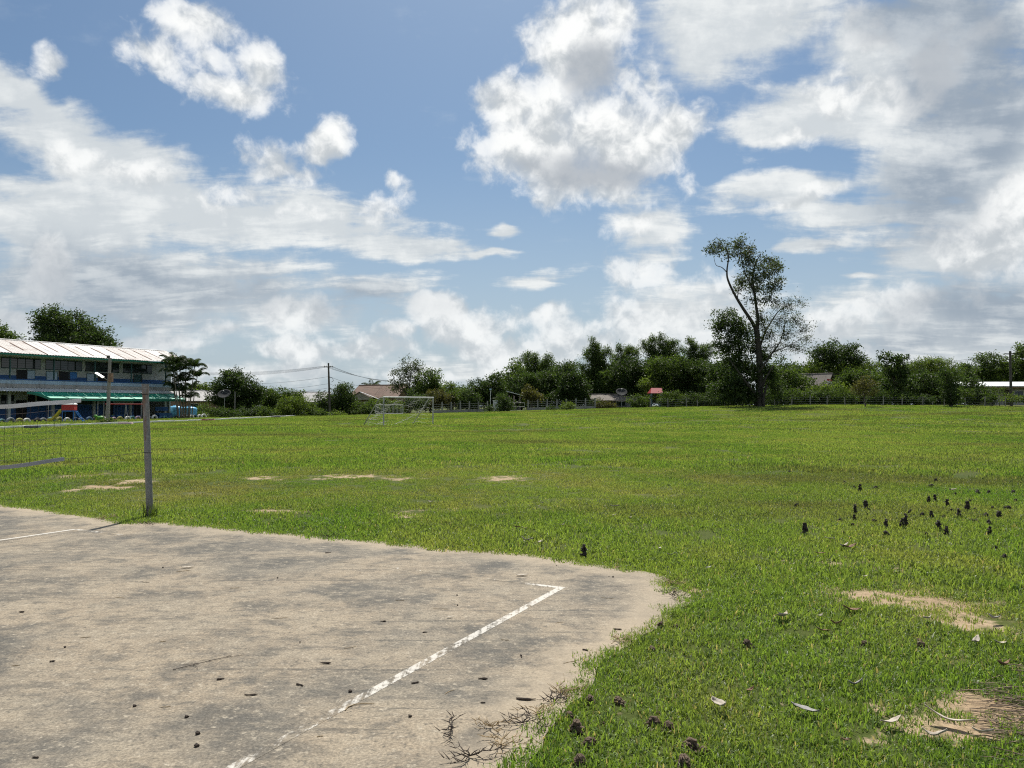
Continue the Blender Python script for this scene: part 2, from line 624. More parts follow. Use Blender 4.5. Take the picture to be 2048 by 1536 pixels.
# ------------------------------------------------------------------ the field
def build_field():
    def axis(fine_lo, fine_hi, step, lo, hi, grow):
        a = list(np.arange(fine_lo, fine_hi + 1e-6, step))
        s = step
        while a[-1] < hi:
            s *= grow
            a.append(min(hi, a[-1] + s))
        s = step
        while a[0] > lo:
            s *= grow
            a.insert(0, max(lo, a[0] - s))
        return np.array(a)
    xs = axis(-9.0, 8.0, 0.11, -2500, 2500, 1.085)
    ys = axis(1.0, 17.0, 0.11, -300, 4000, 1.07)
    X, Y = np.meshgrid(xs, ys)
    Z = ground_z(X, Y)
    near = (vnoise(X, Y, 2.2, 41, 3) - 0.5) * 0.03
    slab = in_poly(X, Y, SLAB)
    Z = Z + near * (1 - slab) * sstep(np.hypot(X, Y), 60, 20) - 0.05 * slab
    v = np.stack([X, Y, Z], -1).reshape(-1, 3)
    ny, nx = X.shape
    i = np.arange((ny - 1) * nx).reshape(ny - 1, nx)[:, :-1].ravel()
    q = np.stack([i, i + 1, i + nx + 1, i + nx], -1)
    me = mesh_np('field', v, q, True)
    at_ = me.attributes.new('bare', 'FLOAT', 'POINT')
    at_.data.foreach_set('value', bare_field(X, Y).ravel().astype(np.float32))
    m, n, b = new_mat('field_turf')
    pos = S(n, n.node('ShaderNodeNewGeometry').outputs['Position'])
    soil, sb = soil_nodes(n, pos)
    big = n.noise(pos, 0.10, 5.0, 0.6)
    mid = n.noise(n.mapping(pos, (0, 0, 0), (0, 0, 0.3), (1.0, 0.6, 1)), 0.55, 5.0, 0.6)
    fine = n.noise(pos, 9.0, 6.0, 0.7)
    tuft = n.noise(pos, 2.6, 6.0, 0.7)
    g = n.mix(n.smooth(big, 0.35, 0.66), (0.082, 0.118, 0.024), (0.135, 0.160, 0.038))
    g = n.mix(n.smooth(mid, 0.45, 0.75) * 0.6, g, (0.175, 0.170, 0.055))
    g = n.mix(n.smooth(fine, 0.45, 0.75) * 0.55, g, (0.050, 0.070, 0.018))
    g = n.mix(n.smooth(tuft, 0.5, 0.78) * 0.5, g, (0.060, 0.085, 0.018))
    g = n.vec('SCALE', g, scale=0.62)
    bare = n.attr('bare')
    f = n.smooth(bare * 1.15 + (fine - 0.5) * 2.0 + (tuft - 0.5) * 1.4, 0.22, 0.80)
    n.put(b.inputs['Base Color'], n.mix(f, g, soil))
    b.inputs['Roughness'].default_value = 0.95
    b.inputs['Specular IOR Level'].default_value = 0.1
    bp = n.node('ShaderNodeBump')
    bp.inputs['Strength'].default_value = 0.9
    bp.inputs['Distance'].default_value = 0.05
    n.put(bp.inputs['Height'], fine * 0.5 + sb * 0.5 + tuft)
    n.link(bp.outputs[0], b.inputs['Normal'])
    tag(link('field', me, m), kind='structure')


build_field()


# ------------------------------------------------------------------ court slab
def concrete_nodes(n, pos):
    ang = math.atan2(1.65, 3.35)
    st = n.mapping(pos, (0, 0, 0), (0, 0, 1.15), (0.5, 1.8, 1))
    st2 = n.mapping(pos, (4, 2, 0), (0, 0, -0.9), (0.3, 2.8, 1))
    big = n.noise(pos, 0.55, 6.0, 0.6, dist=0.4)
    mid = n.noise(pos, 2.4, 7.0, 0.66, dist=0.3)
    grain = n.noise(pos, 70.0, 5.0, 0.7)
    speck = n.noise(pos, 26.0, 4.0, 0.65)
    s1 = n.noise(st, 3.2, 7.0, 0.7)
    s2 = n.noise(st2, 4.0, 6.0, 0.65)
    blot = n.noise(pos, 1.1, 7.0, 0.68, dist=0.6)
    streak = n.noise(n.mapping(pos, (1, 5, 0), (0, 0, 1.25), (0.7, 1.5, 1)), 9.0, 6.0, 0.7)
    c = n.mix(n.smooth(big, 0.40, 0.58), (0.165, 0.150, 0.128), (0.320, 0.262, 0.195))
    c = n.mix(n.smooth(blot, 0.47, 0.66) * 0.8, c, (0.340, 0.285, 0.215))
    c = n.mix(n.smooth(blot, 0.50, 0.34) * 0.9, c, (0.105, 0.100, 0.090))
    c = n.mix(n.smooth(mid, 0.45, 0.68) * 0.6, c, (0.330, 0.285, 0.222))
    c = n.mix(n.smooth(mid, 0.50, 0.34) * 0.7, c, (0.105, 0.100, 0.090))
    c = n.mix(n.smooth(s1, 0.53, 0.72) * 0.6, c, (0.110, 0.104, 0.093))
    c = n.mix(n.smooth(s2, 0.58, 0.70) * 0.5, c, (0.115, 0.106, 0.095))
    c = n.mix(n.smooth(streak, 0.50, 0.68) * 0.55, c, (0.120, 0.112, 0.100))
    c = n.mix(n.smooth(streak, 0.50, 0.34) * 0.45, c, (0.375, 0.320, 0.245))
    # a few dark scuffs
    sc = n.noise(n.mapping(pos, (0, 0, 0), (0, 0, 0.75), (0.18, 5.0, 1)), 2.4, 3.0, 0.5)
    c = n.mix(n.smooth(sc, 0.62, 0.70) * n.smooth(blot, 0.40, 0.52) * 0.65, c, (0.085, 0.080, 0.072))
    c = n.mix(n.smooth(speck, 0.56, 0.70) * 0.7, c, (0.45, 0.395, 0.315))
    c = n.mix(n.smooth(speck, 0.44, 0.32) * 0.65, c, (0.095, 0.090, 0.080))
    c = n.mix(n.smooth(grain, 0.36, 0.70), n.vec('MULTIPLY', c, (0.60, 0.60, 0.58)), n.vec('MULTIPLY', c, (1.12, 1.11, 1.06)))
    # sand washed onto it near the edge
    sand = n.smooth(n.attr('edge') + (mid - 0.5) * 0.7, 0.35, 0.8)
    c = n.mix(sand * 0.6, c, (0.36, 0.295, 0.21))
    h = mid * 0.8 + s1 * 0.5 + streak * 0.5 + grain * 0.3 + speck * 0.5
    return c, h, mid, grain, speck


def concrete_mat(name, paint):
    m, n, b = new_mat(name)
    pos = S(n, n.node('ShaderNodeNewGeometry').outputs['Position'])
    c, h, mid, grain, speck = concrete_nodes(n, pos)
    if paint:
        along = n.noise(n.mapping(pos, (0, 0, 0), (0, 0, math.atan2(1.65, 3.35)), (16.0, 0.5, 1)), 2.2, 4.0, 0.6)
        cover = n.attr('cover')
        k = n.smooth((along - 0.5) * 1.1 + (mid - 0.5) * 1.0 + (speck - 0.5) * 0.9 + cover, 0.30, 0.60)
        c = n.mix(k * 0.74, c, (0.60, 0.575, 0.52))
    n.put(b.inputs['Base Color'], c)
    b.inputs['Roughness'].default_value = 0.88
    b.inputs['Specular IOR Level'].default_value = 0.25
    bp = n.node('ShaderNodeBump')
    bp.inputs['Strength'].default_value = 0.75
    bp.inputs['Distance'].default_value = 0.012
    n.put(bp.inputs['Height'], h)
    n.link(bp.outputs[0], b.inputs['Normal'])
    return m


SLAB_Z = 0.015


def build_slab():
    bm = bmesh.new()
    vs = [bm.verts.new((p.x, p.y, SLAB_Z)) for p in SLAB_R]
    f = bm.faces.new(vs)
    if f.normal.z < 0:
        f.normal_flip()
    ret = bmesh.ops.extrude_face_region(bm, geom=[f])
    low = [e for e in ret['geom'] if isinstance(e, bmesh.types.BMVert)]
    bm.free()
    # a grid over the slab, trimmed by the outline: inner grid points carry the distance to the edge
    bm = bmesh.new()
    vs = [bm.verts.new((p.x, p.y, SLAB_Z)) for p in SLAB_R]
    f = bm.faces.new(vs)
    f.normal_update()
    if f.normal.z < 0:
        f.normal_flip()
    for k in range(-20, 4):
        bmesh.ops.bisect_plane(bm, geom=bm.verts[:] + bm.edges[:] + bm.faces[:], plane_co=(k * 0.8, 0, 0), plane_no=(1, 0, 0))
    for k in range(-10, 20):
        bmesh.ops.bisect_plane(bm, geom=bm.verts[:] + bm.edges[:] + bm.faces[:], plane_co=(0, k * 0.8, 0), plane_no=(0, 1, 0))
    edge = [e for e in bm.edges if e.is_boundary]
    r = bmesh.ops.extrude_edge_only(bm, edges=edge)
    for g in r['geom']:
        if isinstance(g, bmesh.types.BMVert):
            g.co.z = -0.06
    bmesh.ops.recalc_face_normals(bm, faces=bm.faces[:])
    me = bpy.data.meshes.new('court_slab')
    bm.to_mesh(me)
    bm.free()
    P = np.array([[p.x, p.y] for p in SLAB_R])
    co = np.empty(len(me.vertices) * 3, np.float32)
    me.vertices.foreach_get('co', co)
    co = co.reshape(-1, 3)
    d = np.sqrt(((co[:, None, :2] - P[None]) ** 2).sum(-1)).min(1)
    a = me.attributes.new('edge', 'FLOAT', 'POINT')
    a.data.foreach_set('value', np.clip(1 - d / 0.75, 0, 1).astype(np.float32))
    slab = tag(link('court_slab', me, concrete_mat('worn_concrete', False)), kind='structure')
    paint = concrete_mat('worn_paint_on_concrete', True)

    def line(pts, width, cover):
        pts = [Vector((p[0], p[1])) for p in pts]
        v, f, cv = [], [], []
        N = 40
        UP = True
        t = (pts[1] - pts[0]).normalized()
        nr = Vector((t.y, -t.x)) * width / 2
        for i in range(N + 1):
            p = pts[0].lerp(pts[1], i / N)
            for s in (-1, 1):
                q = p + nr * s
                v.append((q.x, q.y, SLAB_Z + 0.0012))
                cv.append(float(np.interp(i / N, np.linspace(0, 1, len(cover)), cover)))
        for i in range(N):
            f.append((2 * i, 2 * i + 1, 2 * i + 3, 2 * i + 2) if UP else (2 * i, 2 * i + 2, 2 * i + 3, 2 * i + 1))
        me = mesh_np('painted_line', v, f)
        if me.polygons[0].normal.z < 0:
            me.flip_normals()
        me.attributes.new('cover', 'FLOAT', 'POINT').data.foreach_set('value', np.array(cv, np.float32))
        me.attributes.new('edge', 'FLOAT', 'POINT').data.foreach_set('value', np.zeros(len(v), np.float32))
        link('painted_line', me, paint, slab)

    A, B = gp(1122, 1179).to_2d(), gp(470, 1540).to_2d()
    t = (B - A).normalized()
    line([A + t * -0.03, A + t * 6.1], 0.062, [.60, .52, .50, .56, .44, .48, .30, .38, .48, .56, .52, .48, .44])
    C, Dd = gp(150, 1061).to_2d(), gp(0, 1083).to_2d()
    t2 = (Dd - C).normalized()
    line([C, C + t2 * 5.9], 0.055, [.75, .75, .62, .7, .6])
    # the side line has all but gone: only its ends are left
    s = (C - A).normalized()
    line([A + s * 0.03, A + s * 0.42], 0.055, [.62, .5, .25])
    line([A + s * 0.42, A + s * 2.4], 0.05, [.25, .1, .18, .0])
    line([C - s * 0.04, C - s * 1.1], 0.055, [.6, .35, .5, .2, .3, .1])
    return slab


build_slab()


# ------------------------------------------------------------------ grass: tufts scattered over the field
def grass_mat():
    m, n, b = new_mat('grass_blade')
    pos = S(n, n.node('ShaderNodeNewGeometry').outputs['Position'])
    info = n.node('ShaderNodeObjectInfo')
    big = n.noise(pos, 0.10, 5.0, 0.6)
    mid = n.noise(n.mapping(pos, (0, 0, 0), (0, 0, 0.3), (1.0, 0.6, 1)), 0.55, 5.0, 0.6)
    tint = n.attr('tint')
    c = n.mix(n.smooth(big, 0.35, 0.66), (0.108, 0.196, 0.030), (0.190, 0.258, 0.056))
    c = n.mix(n.smooth(mid, 0.42, 0.75) * 0.7, c, (0.250, 0.264, 0.082))
    wide = n.noise(n.mapping(pos, (7, 3, 0), (0, 0, 0.1), (0.5, 1.0, 1)), 0.16, 5.0, 0.6)
    c = n.mix(n.smooth(wide, 0.50, 0.66) * 0.8, c, (0.120, 0.128, 0.050))
    worn = n.smooth(n.vec('LENGTH', n.mapping(pos, (-3.0, 15.5, 0), (0, 0, 0.12), (9.5, 4.6, 1e6), 'TEXTURE')), 1.1, 0.35)
    c = n.mix(worn * n.smooth(mid, 0.36, 0.62) * 0.65, c, (0.215, 0.205, 0.085))
    c = n.mix(n.smooth(tint, 0.0, 0.55) , n.vec('SCALE', c, scale=0.58), c)
    c = n.mix(n.smooth(tint, 0.86, 0.90), c, (0.30, 0.26, 0.13))
    n.put(b.inputs['Base Color'], c)
    b.inputs['Roughness'].default_value = 0.48
    b.inputs['Specular IOR Level'].default_value = 0.5
    tr = n.node('ShaderNodeBsdfTranslucent')
    n.put(tr.inputs['Color'], n.vec('MULTIPLY', c, (1.8, 1.75, 1.0)))
    mx = n.node('ShaderNodeMixShader')
    mx.inputs[0].default_value = 0.5
    n.link(b.outputs[0], mx.inputs[1])
    n.link(tr.outputs[0], mx.inputs[2])
    n.link(mx.outputs[0], m.node_tree.nodes['Material Output'].inputs['Surface'])
    return m


GRASS = grass_mat()


def tuft_mesh(name, rng, blades, radius, h0, h1, w, flat=0.5, dry=0.05):
    """one patch of blades, each a bent strip of two quads"""
    r = radius * np.sqrt(rng.random(blades))
    a = rng.random(blades) * 2 * np.pi
    cx, cy = r * np.cos(a), r * np.sin(a)
    h = rng.uniform(h0, h1, blades) * (0.6 + 0.4 * rng.random(blades))
    la = rng.random(blades) * 2 * np.pi
    lean = rng.random(blades) ** 0.8 * flat * 1.6
    dx, dy = np.cos(la), np.sin(la)
    fa = rng.random(blades) * 2 * np.pi
    wx, wy = np.cos(fa) * w * 0.5, np.sin(fa) * w * 0.5
    ww = rng.uniform(0.7, 1.3, blades)
    wx, wy = wx * ww, wy * ww
    up1, up2 = np.cos(lean * 0.5), np.cos(lean)
    s1, s2 = np.sin(lean * 0.5), np.sin(lean)
    z0 = np.full(blades, -0.012)
    mx, my, mz = cx + dx * s1 * h * 0.55, cy + dy * s1 * h * 0.55, up1 * h * 0.55
    tx, ty, tz = mx + dx * s2 * h * 0.5, my + dy * s2 * h * 0.5, mz + up2 * h * 0.45
    v = np.stack([
        np.stack([cx - wx, cy - wy, z0], -1), np.stack([cx + wx, cy + wy, z0], -1),
        np.stack([mx - wx * .85, my - wy * .85, mz], -1), np.stack([mx + wx * .85, my + wy * .85, mz], -1),
        np.stack([tx - wx * .12, ty - wy * .12, tz], -1), np.stack([tx + wx * .12, ty + wy * .12, tz], -1)], 1)
    k = np.arange(blades) * 6
    f = np.concatenate([np.stack([k, k + 1, k + 3, k + 2], -1), np.stack([k + 2, k + 3, k + 5, k + 4], -1)])
    me = mesh_np(name, v.reshape(-1, 3), f)
    t = rng.random(blades) * 0.85
    t = np.where(rng.random(blades) < dry, 0.95, t)
    me.attributes.new('tint', 'FLOAT', 'POINT').data.foreach_set('value', np.repeat(t, 6).astype(np.float32))
    me.materials.append(GRASS)
    return me


def scatter_group(name, protos):
    """geometry nodes: put a tuft on every point of the mesh"""
    col = bpy.data.collections.new(name + '_tufts')
    for i, me in enumerate(protos):
        col.objects.link(bpy.data.objects.new('grass_tuft', me))
    g = bpy.data.node_groups.new(name, 'GeometryNodeTree')
    g.interface.new_socket('Geometry', in_out='INPUT', socket_type='NodeSocketGeometry')
    g.interface.new_socket('Geometry', in_out='OUTPUT', socket_type='NodeSocketGeometry')
    N, L = g.nodes, g.links
    gi, go = N.new('NodeGroupInput'), N.new('NodeGroupOutput')
    iop = N.new('GeometryNodeInstanceOnPoints')
    ci = N.new('GeometryNodeCollectionInfo')
    ci.inputs['Collection'].default_value = col
    ci.inputs['Separate Children'].default_value = True
    ci.inputs['Reset Children'].default_value = True
    iop.inputs['Pick Instance'].default_value = True

    def attr(nm, typ):
        a = N.new('GeometryNodeInputNamedAttribute')
        a.data_type = typ
        a.inputs['Name'].default_value = nm
        return a.outputs['Attribute']
    cx = N.new('ShaderNodeCombineXYZ')
    L.new(attr('rot', 'FLOAT'), cx.inputs['Z'])
    L.new(gi.outputs[0], iop.inputs['Points'])
    L.new(ci.outputs[0], iop.inputs['Instance'])
    L.new(attr('pick', 'INT'), iop.inputs['Instance Index'])
    L.new(cx.outputs[0], iop.inputs['Rotation'])
    L.new(attr('size', 'FLOAT'), iop.inputs['Scale'])
    L.new(iop.outputs[0], go.inputs[0])
    return g


def scatter(name, label, pts, size, protos, rng):
    me = bpy.data.meshes.new(name)
    me.vertices.add(len(pts))
    me.vertices.foreach_set('co', pts.astype(np.float32).ravel())
    me.attributes.new('rot', 'FLOAT', 'POINT').data.foreach_set('value', (rng.random(len(pts)) * 6.283).astype(np.float32))
    me.attributes.new('size', 'FLOAT', 'POINT').data.foreach_set('value', size.astype(np.float32))
    me.attributes.new('pick', 'INT', 'POINT').data.foreach_set('value', rng.integers(0, len(protos), len(pts)).astype(np.int32))
    me.materials.append(GRASS)
    o = link(name, me)
    md = o.modifiers.new('scatter', 'NODES')
    md.node_group = scatter_group(name, protos)
    return tag(o, label, 'grass', kind='stuff')


def build_grass():
    rng = np.random.default_rng(5)

    def ring(r0, r1, density, az=0.80):
        n = int(density * az * (r1 * r1 - r0 * r0))
        r = np.sqrt(rng.uniform(r0 * r0, r1 * r1, n))
        a = rng.uniform(-az, az, n)
        x, y = r * np.sin(a), r * np.cos(a)
        keep = ~in_poly(x, y, SLAB_R)
        bare = bare_field(x, y)
        keep &= rng.random(n) > np.clip((bare - 0.05) * 1.5, 0, 0.70)
        x, y, bare = x[keep], y[keep], bare[keep]
        z = ground_z(x, y) + (vnoise(x, y, 2.2, 41, 3) - 0.5) * 0.03 * sstep(np.hypot(x, y), 60, 20)
        worn = np.clip(1.2 - np.hypot((x + 3.0) / 9.5, (y - 15.5) / 4.6), 0, 1)
        lush = (1 - .35 * worn) * (0.68 + 0.65 * vnoise(x, y, 0.45, 90, 4))
        return np.stack([x, y, z], -1), lush * (1 - 0.5 * bare)

    P1 = [tuft_mesh('grass_tuft', rng, 120, 0.14, 0.028, 0.062, 0.0072, 1.25, 0.035) for _ in range(7)]
    P1 += [tuft_mesh('grass_tuft', rng, 60, 0.10, 0.035, 0.085, 0.0075, 1.1, 0.03) for _ in range(3)]
    p, s = ring(1.2, 7.5, 85)
    scatter('grass_near', 'short blades of grass around the concrete slab', p, s, P1, rng)
    P2 = [tuft_mesh('grass_tuft', rng, 130, 0.24, 0.035, 0.080, 0.011, 0.95, 0.015) for _ in range(8)]
    p, s = ring(7.5, 19, 24)
    scatter('grass_middle', 'short green grass of the sports field behind the slab', p, s, P2, rng)
    P3 = [tuft_mesh('grass_tuft', rng, 170, 0.55, 0.04, 0.11, 0.022, 0.6, 0.008) for _ in range(8)]
    p, s = ring(19, 48, 3.4)
    scatter('grass_far', 'grass of the sports field around the goal', p, s, P3, rng)
    P4 = [tuft_mesh('grass_tuft', rng, 190, 1.3, 0.05, 0.13, 0.05, 0.5, 0.005) for _ in range(6)]
    p, s = ring(48, 112, 0.62)
    scatter('grass_distant', 'distant grass before the line of trees', p, s, P4, rng)
    # taller single stalks and seed heads
    P5 = [tuft_mesh('grass_tuft', rng, 5, 0.05, 0.09, 0.19, 0.003, 0.35, 0.3) for _ in range(6)]
    p, s = ring(3, 26, 2.6)
    scatter('grass_stalks', 'taller thin grass stalks standing above the turf', p, s, P5, rng)
    # broad-leaved weeds among the grass
    P6 = [tuft_mesh('grass_tuft', rng, 26, 0.07, 0.03, 0.06, 0.017, 1.5, 0.02) for _ in range(5)]
    p, s = ring(2, 15, 3.2)
    scatter('broad_weeds', 'small broad leaved weeds among the grass', p, s, P6, rng)
    # grass creeping over the edge of the slab
    pts = []
    for q in SLAB_R:
        if q.y > 1.5 and q.x > -9:
            for _ in range(4):
                o = Vector((rng.normal(0, 0.05), rng.normal(0, 0.05)))
                pts.append((q.x + o.x, q.y + o.y, SLAB_Z - 0.01))
    pts = np.array(pts)
    scatter('grass_edge', 'grass creeping over the rim of the concrete slab', pts, rng.uniform(0.35, 0.95, len(pts)), P1, rng)


build_grass()
# ------------------------------------------------------------------ shared materials
M = {}
M['white_paint'] = simple('white_paint', (0.74, 0.74, 0.71), 0.6, dirt=(0.30, 0.27, 0.22), dirt_amt=0.45)
M['off_white'] = simple('off_white_wall', (0.37, 0.40, 0.39), 0.8, dirt=(0.28, 0.27, 0.24), dirt_amt=0.5)
M['blue_wall'] = simple('blue_wall_paint', (0.022, 0.085, 0.23), 0.65, dirt=(0.03, 0.06, 0.12), dirt_amt=0.5)
M['pale_blue'] = simple('pale_blue_paint', (0.34, 0.45, 0.55), 0.7, dirt=(0.25, 0.27, 0.28), dirt_amt=0.5)
M['grey_concrete'] = simple('grey_concrete', (0.34, 0.33, 0.31), 0.85, dirt=(0.14, 0.13, 0.12), dirt_amt=0.6, bump=0.3)
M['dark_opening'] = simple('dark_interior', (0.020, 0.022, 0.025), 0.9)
M['dark_wood'] = simple('dark_wood', (0.05, 0.035, 0.025), 0.7)
M['glass'] = simple('dark_window_glass', (0.020, 0.028, 0.030), 0.08, spec=0.6)
M['teal_frame'] = simple('dark_teal_frame', (0.03, 0.08, 0.085), 0.6)
M['roof_white'] = simple('pale_roof_sheet', (0.70, 0.68, 0.65), 0.5, dirt=(0.36, 0.27, 0.21), dirt_amt=0.5, dirt_scale=0.8)
M['roof_tan'] = simple('stained_roof_sheet', (0.58, 0.54, 0.50), 0.55, dirt=(0.30, 0.20, 0.15), dirt_amt=0.6, dirt_scale=0.8)
M['rust_seam'] = simple('rusty_seam', (0.20, 0.12, 0.08), 0.8)
M['green_sheet'] = simple('green_roof_sheet', (0.030, 0.36, 0.235), 0.45, dirt=(0.02, 0.18, 0.12), dirt_amt=0.5)
M['green_trim'] = simple('green_trim', (0.012, 0.17, 0.11), 0.5)
M['corrugated'] = simple('white_corrugated_sheet', (0.66, 0.68, 0.67), 0.5, dirt=(0.35, 0.33, 0.30), dirt_amt=0.4)
M['galv'] = simple('galvanised_pipe', (0.30, 0.31, 0.30), 0.45, metal=0.4, dirt=(0.22, 0.12, 0.06), dirt_amt=0.6, dirt_scale=2.5)
M['concrete_pole'] = simple('concrete_pole', (0.25, 0.235, 0.21), 0.9, dirt=(0.10, 0.09, 0.08), dirt_amt=0.5, bump=0.2)
M['pole_dark'] = simple('weathered_pole', (0.085, 0.075, 0.062), 0.9, dirt=(0.26, 0.17, 0.07), dirt_amt=0.3)
M['cable'] = simple('black_cable', (0.015, 0.015, 0.016), 0.6)
M['steel_dark'] = simple('dark_steel', (0.05, 0.055, 0.06), 0.5, metal=0.5)
M['red_plastic'] = simple('red_plastic', (0.45, 0.035, 0.03), 0.4)
M['yellow_plastic'] = simple('yellow_plastic', (0.55, 0.44, 0.03), 0.4)
M['blue_plastic'] = simple('blue_plastic', (0.025, 0.16, 0.45), 0.4)
M['green_plastic'] = simple('green_plastic', (0.08, 0.28, 0.03), 0.4)
M['tank_blue'] = simple('sky_blue_tank', (0.13, 0.40, 0.62), 0.35, dirt=(0.35, 0.5, 0.58), dirt_amt=0.4)
M['red_roof'] = simple('red_roof_sheet', (0.36, 0.045, 0.05), 0.5)
M['brown_roof'] = simple('brown_roof_tile', (0.13, 0.075, 0.05), 0.8, dirt=(0.06, 0.045, 0.035), dirt_amt=0.6)
M['grey_roof'] = simple('grey_fibre_roof', (0.36, 0.35, 0.34), 0.8, dirt=(0.16, 0.14, 0.12), dirt_amt=0.6)
M['light_roof'] = simple('zinc_roof', (0.60, 0.60, 0.60), 0.45, metal=0.2)
M['thatch'] = simple('old_thatch', (0.17, 0.15, 0.13), 0.95, dirt=(0.08, 0.07, 0.06), bump=0.5)
M['brown_wall'] = simple('brown_wall', (0.24, 0.15, 0.10), 0.85, dirt=(0.12, 0.08, 0.05))
M['tan_wall'] = simple('tan_gable_wall', (0.34, 0.31, 0.25), 0.85)
M['pink_wall'] = simple('pinkish_post', (0.42, 0.33, 0.30), 0.8)
M['tape'] = simple('net_tape', (0.62, 0.60, 0.60), 0.7, dirt=(0.35, 0.32, 0.30), dirt_amt=0.5, dirt_scale=6)
M['tape_grey'] = simple('net_tape_grey', (0.30, 0.31, 0.35), 0.7, dirt=(0.2, 0.2, 0.2), dirt_amt=0.4, dirt_scale=6)
M['cord'] = simple('net_cord', (0.045, 0.035, 0.030), 0.8)
M['dish'] = simple('dish_mesh_metal', (0.035, 0.037, 0.038), 0.85, spec=0.1)
M['solar'] = simple('solar_cell', (0.02, 0.03, 0.06), 0.15, spec=0.7)


def post_mat():
    m, n, b = new_mat('rusty_post')
    tc = S(n, n.node('ShaderNodeTexCoord').outputs['Object'])
    x, y, z = n.sep(tc)
    a = n.noise(n.mapping(tc, (0, 0, 0), (0, 0, 0), (9, 9, 1.6)), 1.6, 6.0, 0.62)
    f = n.noise(tc, 28.0, 5.0, 0.65)
    c = n.mix(n.smooth(f, 0.3, 0.7), (0.17, 0.17, 0.165), (0.26, 0.255, 0.245))
    up = n.smooth(z, 0.85, 1.75)
    c = n.mix(n.smooth(a + up * 0.13, 0.58, 0.76) * 0.8, c, (0.17, 0.085, 0.045))
    c = n.mix(n.smooth(a, 0.40, 0.28) * 0.7, c, (0.10, 0.10, 0.10))
    c = n.mix(n.smooth(z, 0.40, 0.05) * 0.6, c, (0.13, 0.11, 0.085))
    n.put(b.inputs['Base Color'], c)
    b.inputs['Roughness'].default_value = 0.6
    b.inputs['Metallic'].default_value = 0.25
    bp = n.node('ShaderNodeBump')
    bp.inputs['Strength'].default_value = 0.3
    bp.inputs['Distance'].default_value = 0.004
    n.put(bp.inputs['Height'], f)
    n.link(bp.outputs[0], b.inputs['Normal'])
    return m


M['post'] = post_mat()


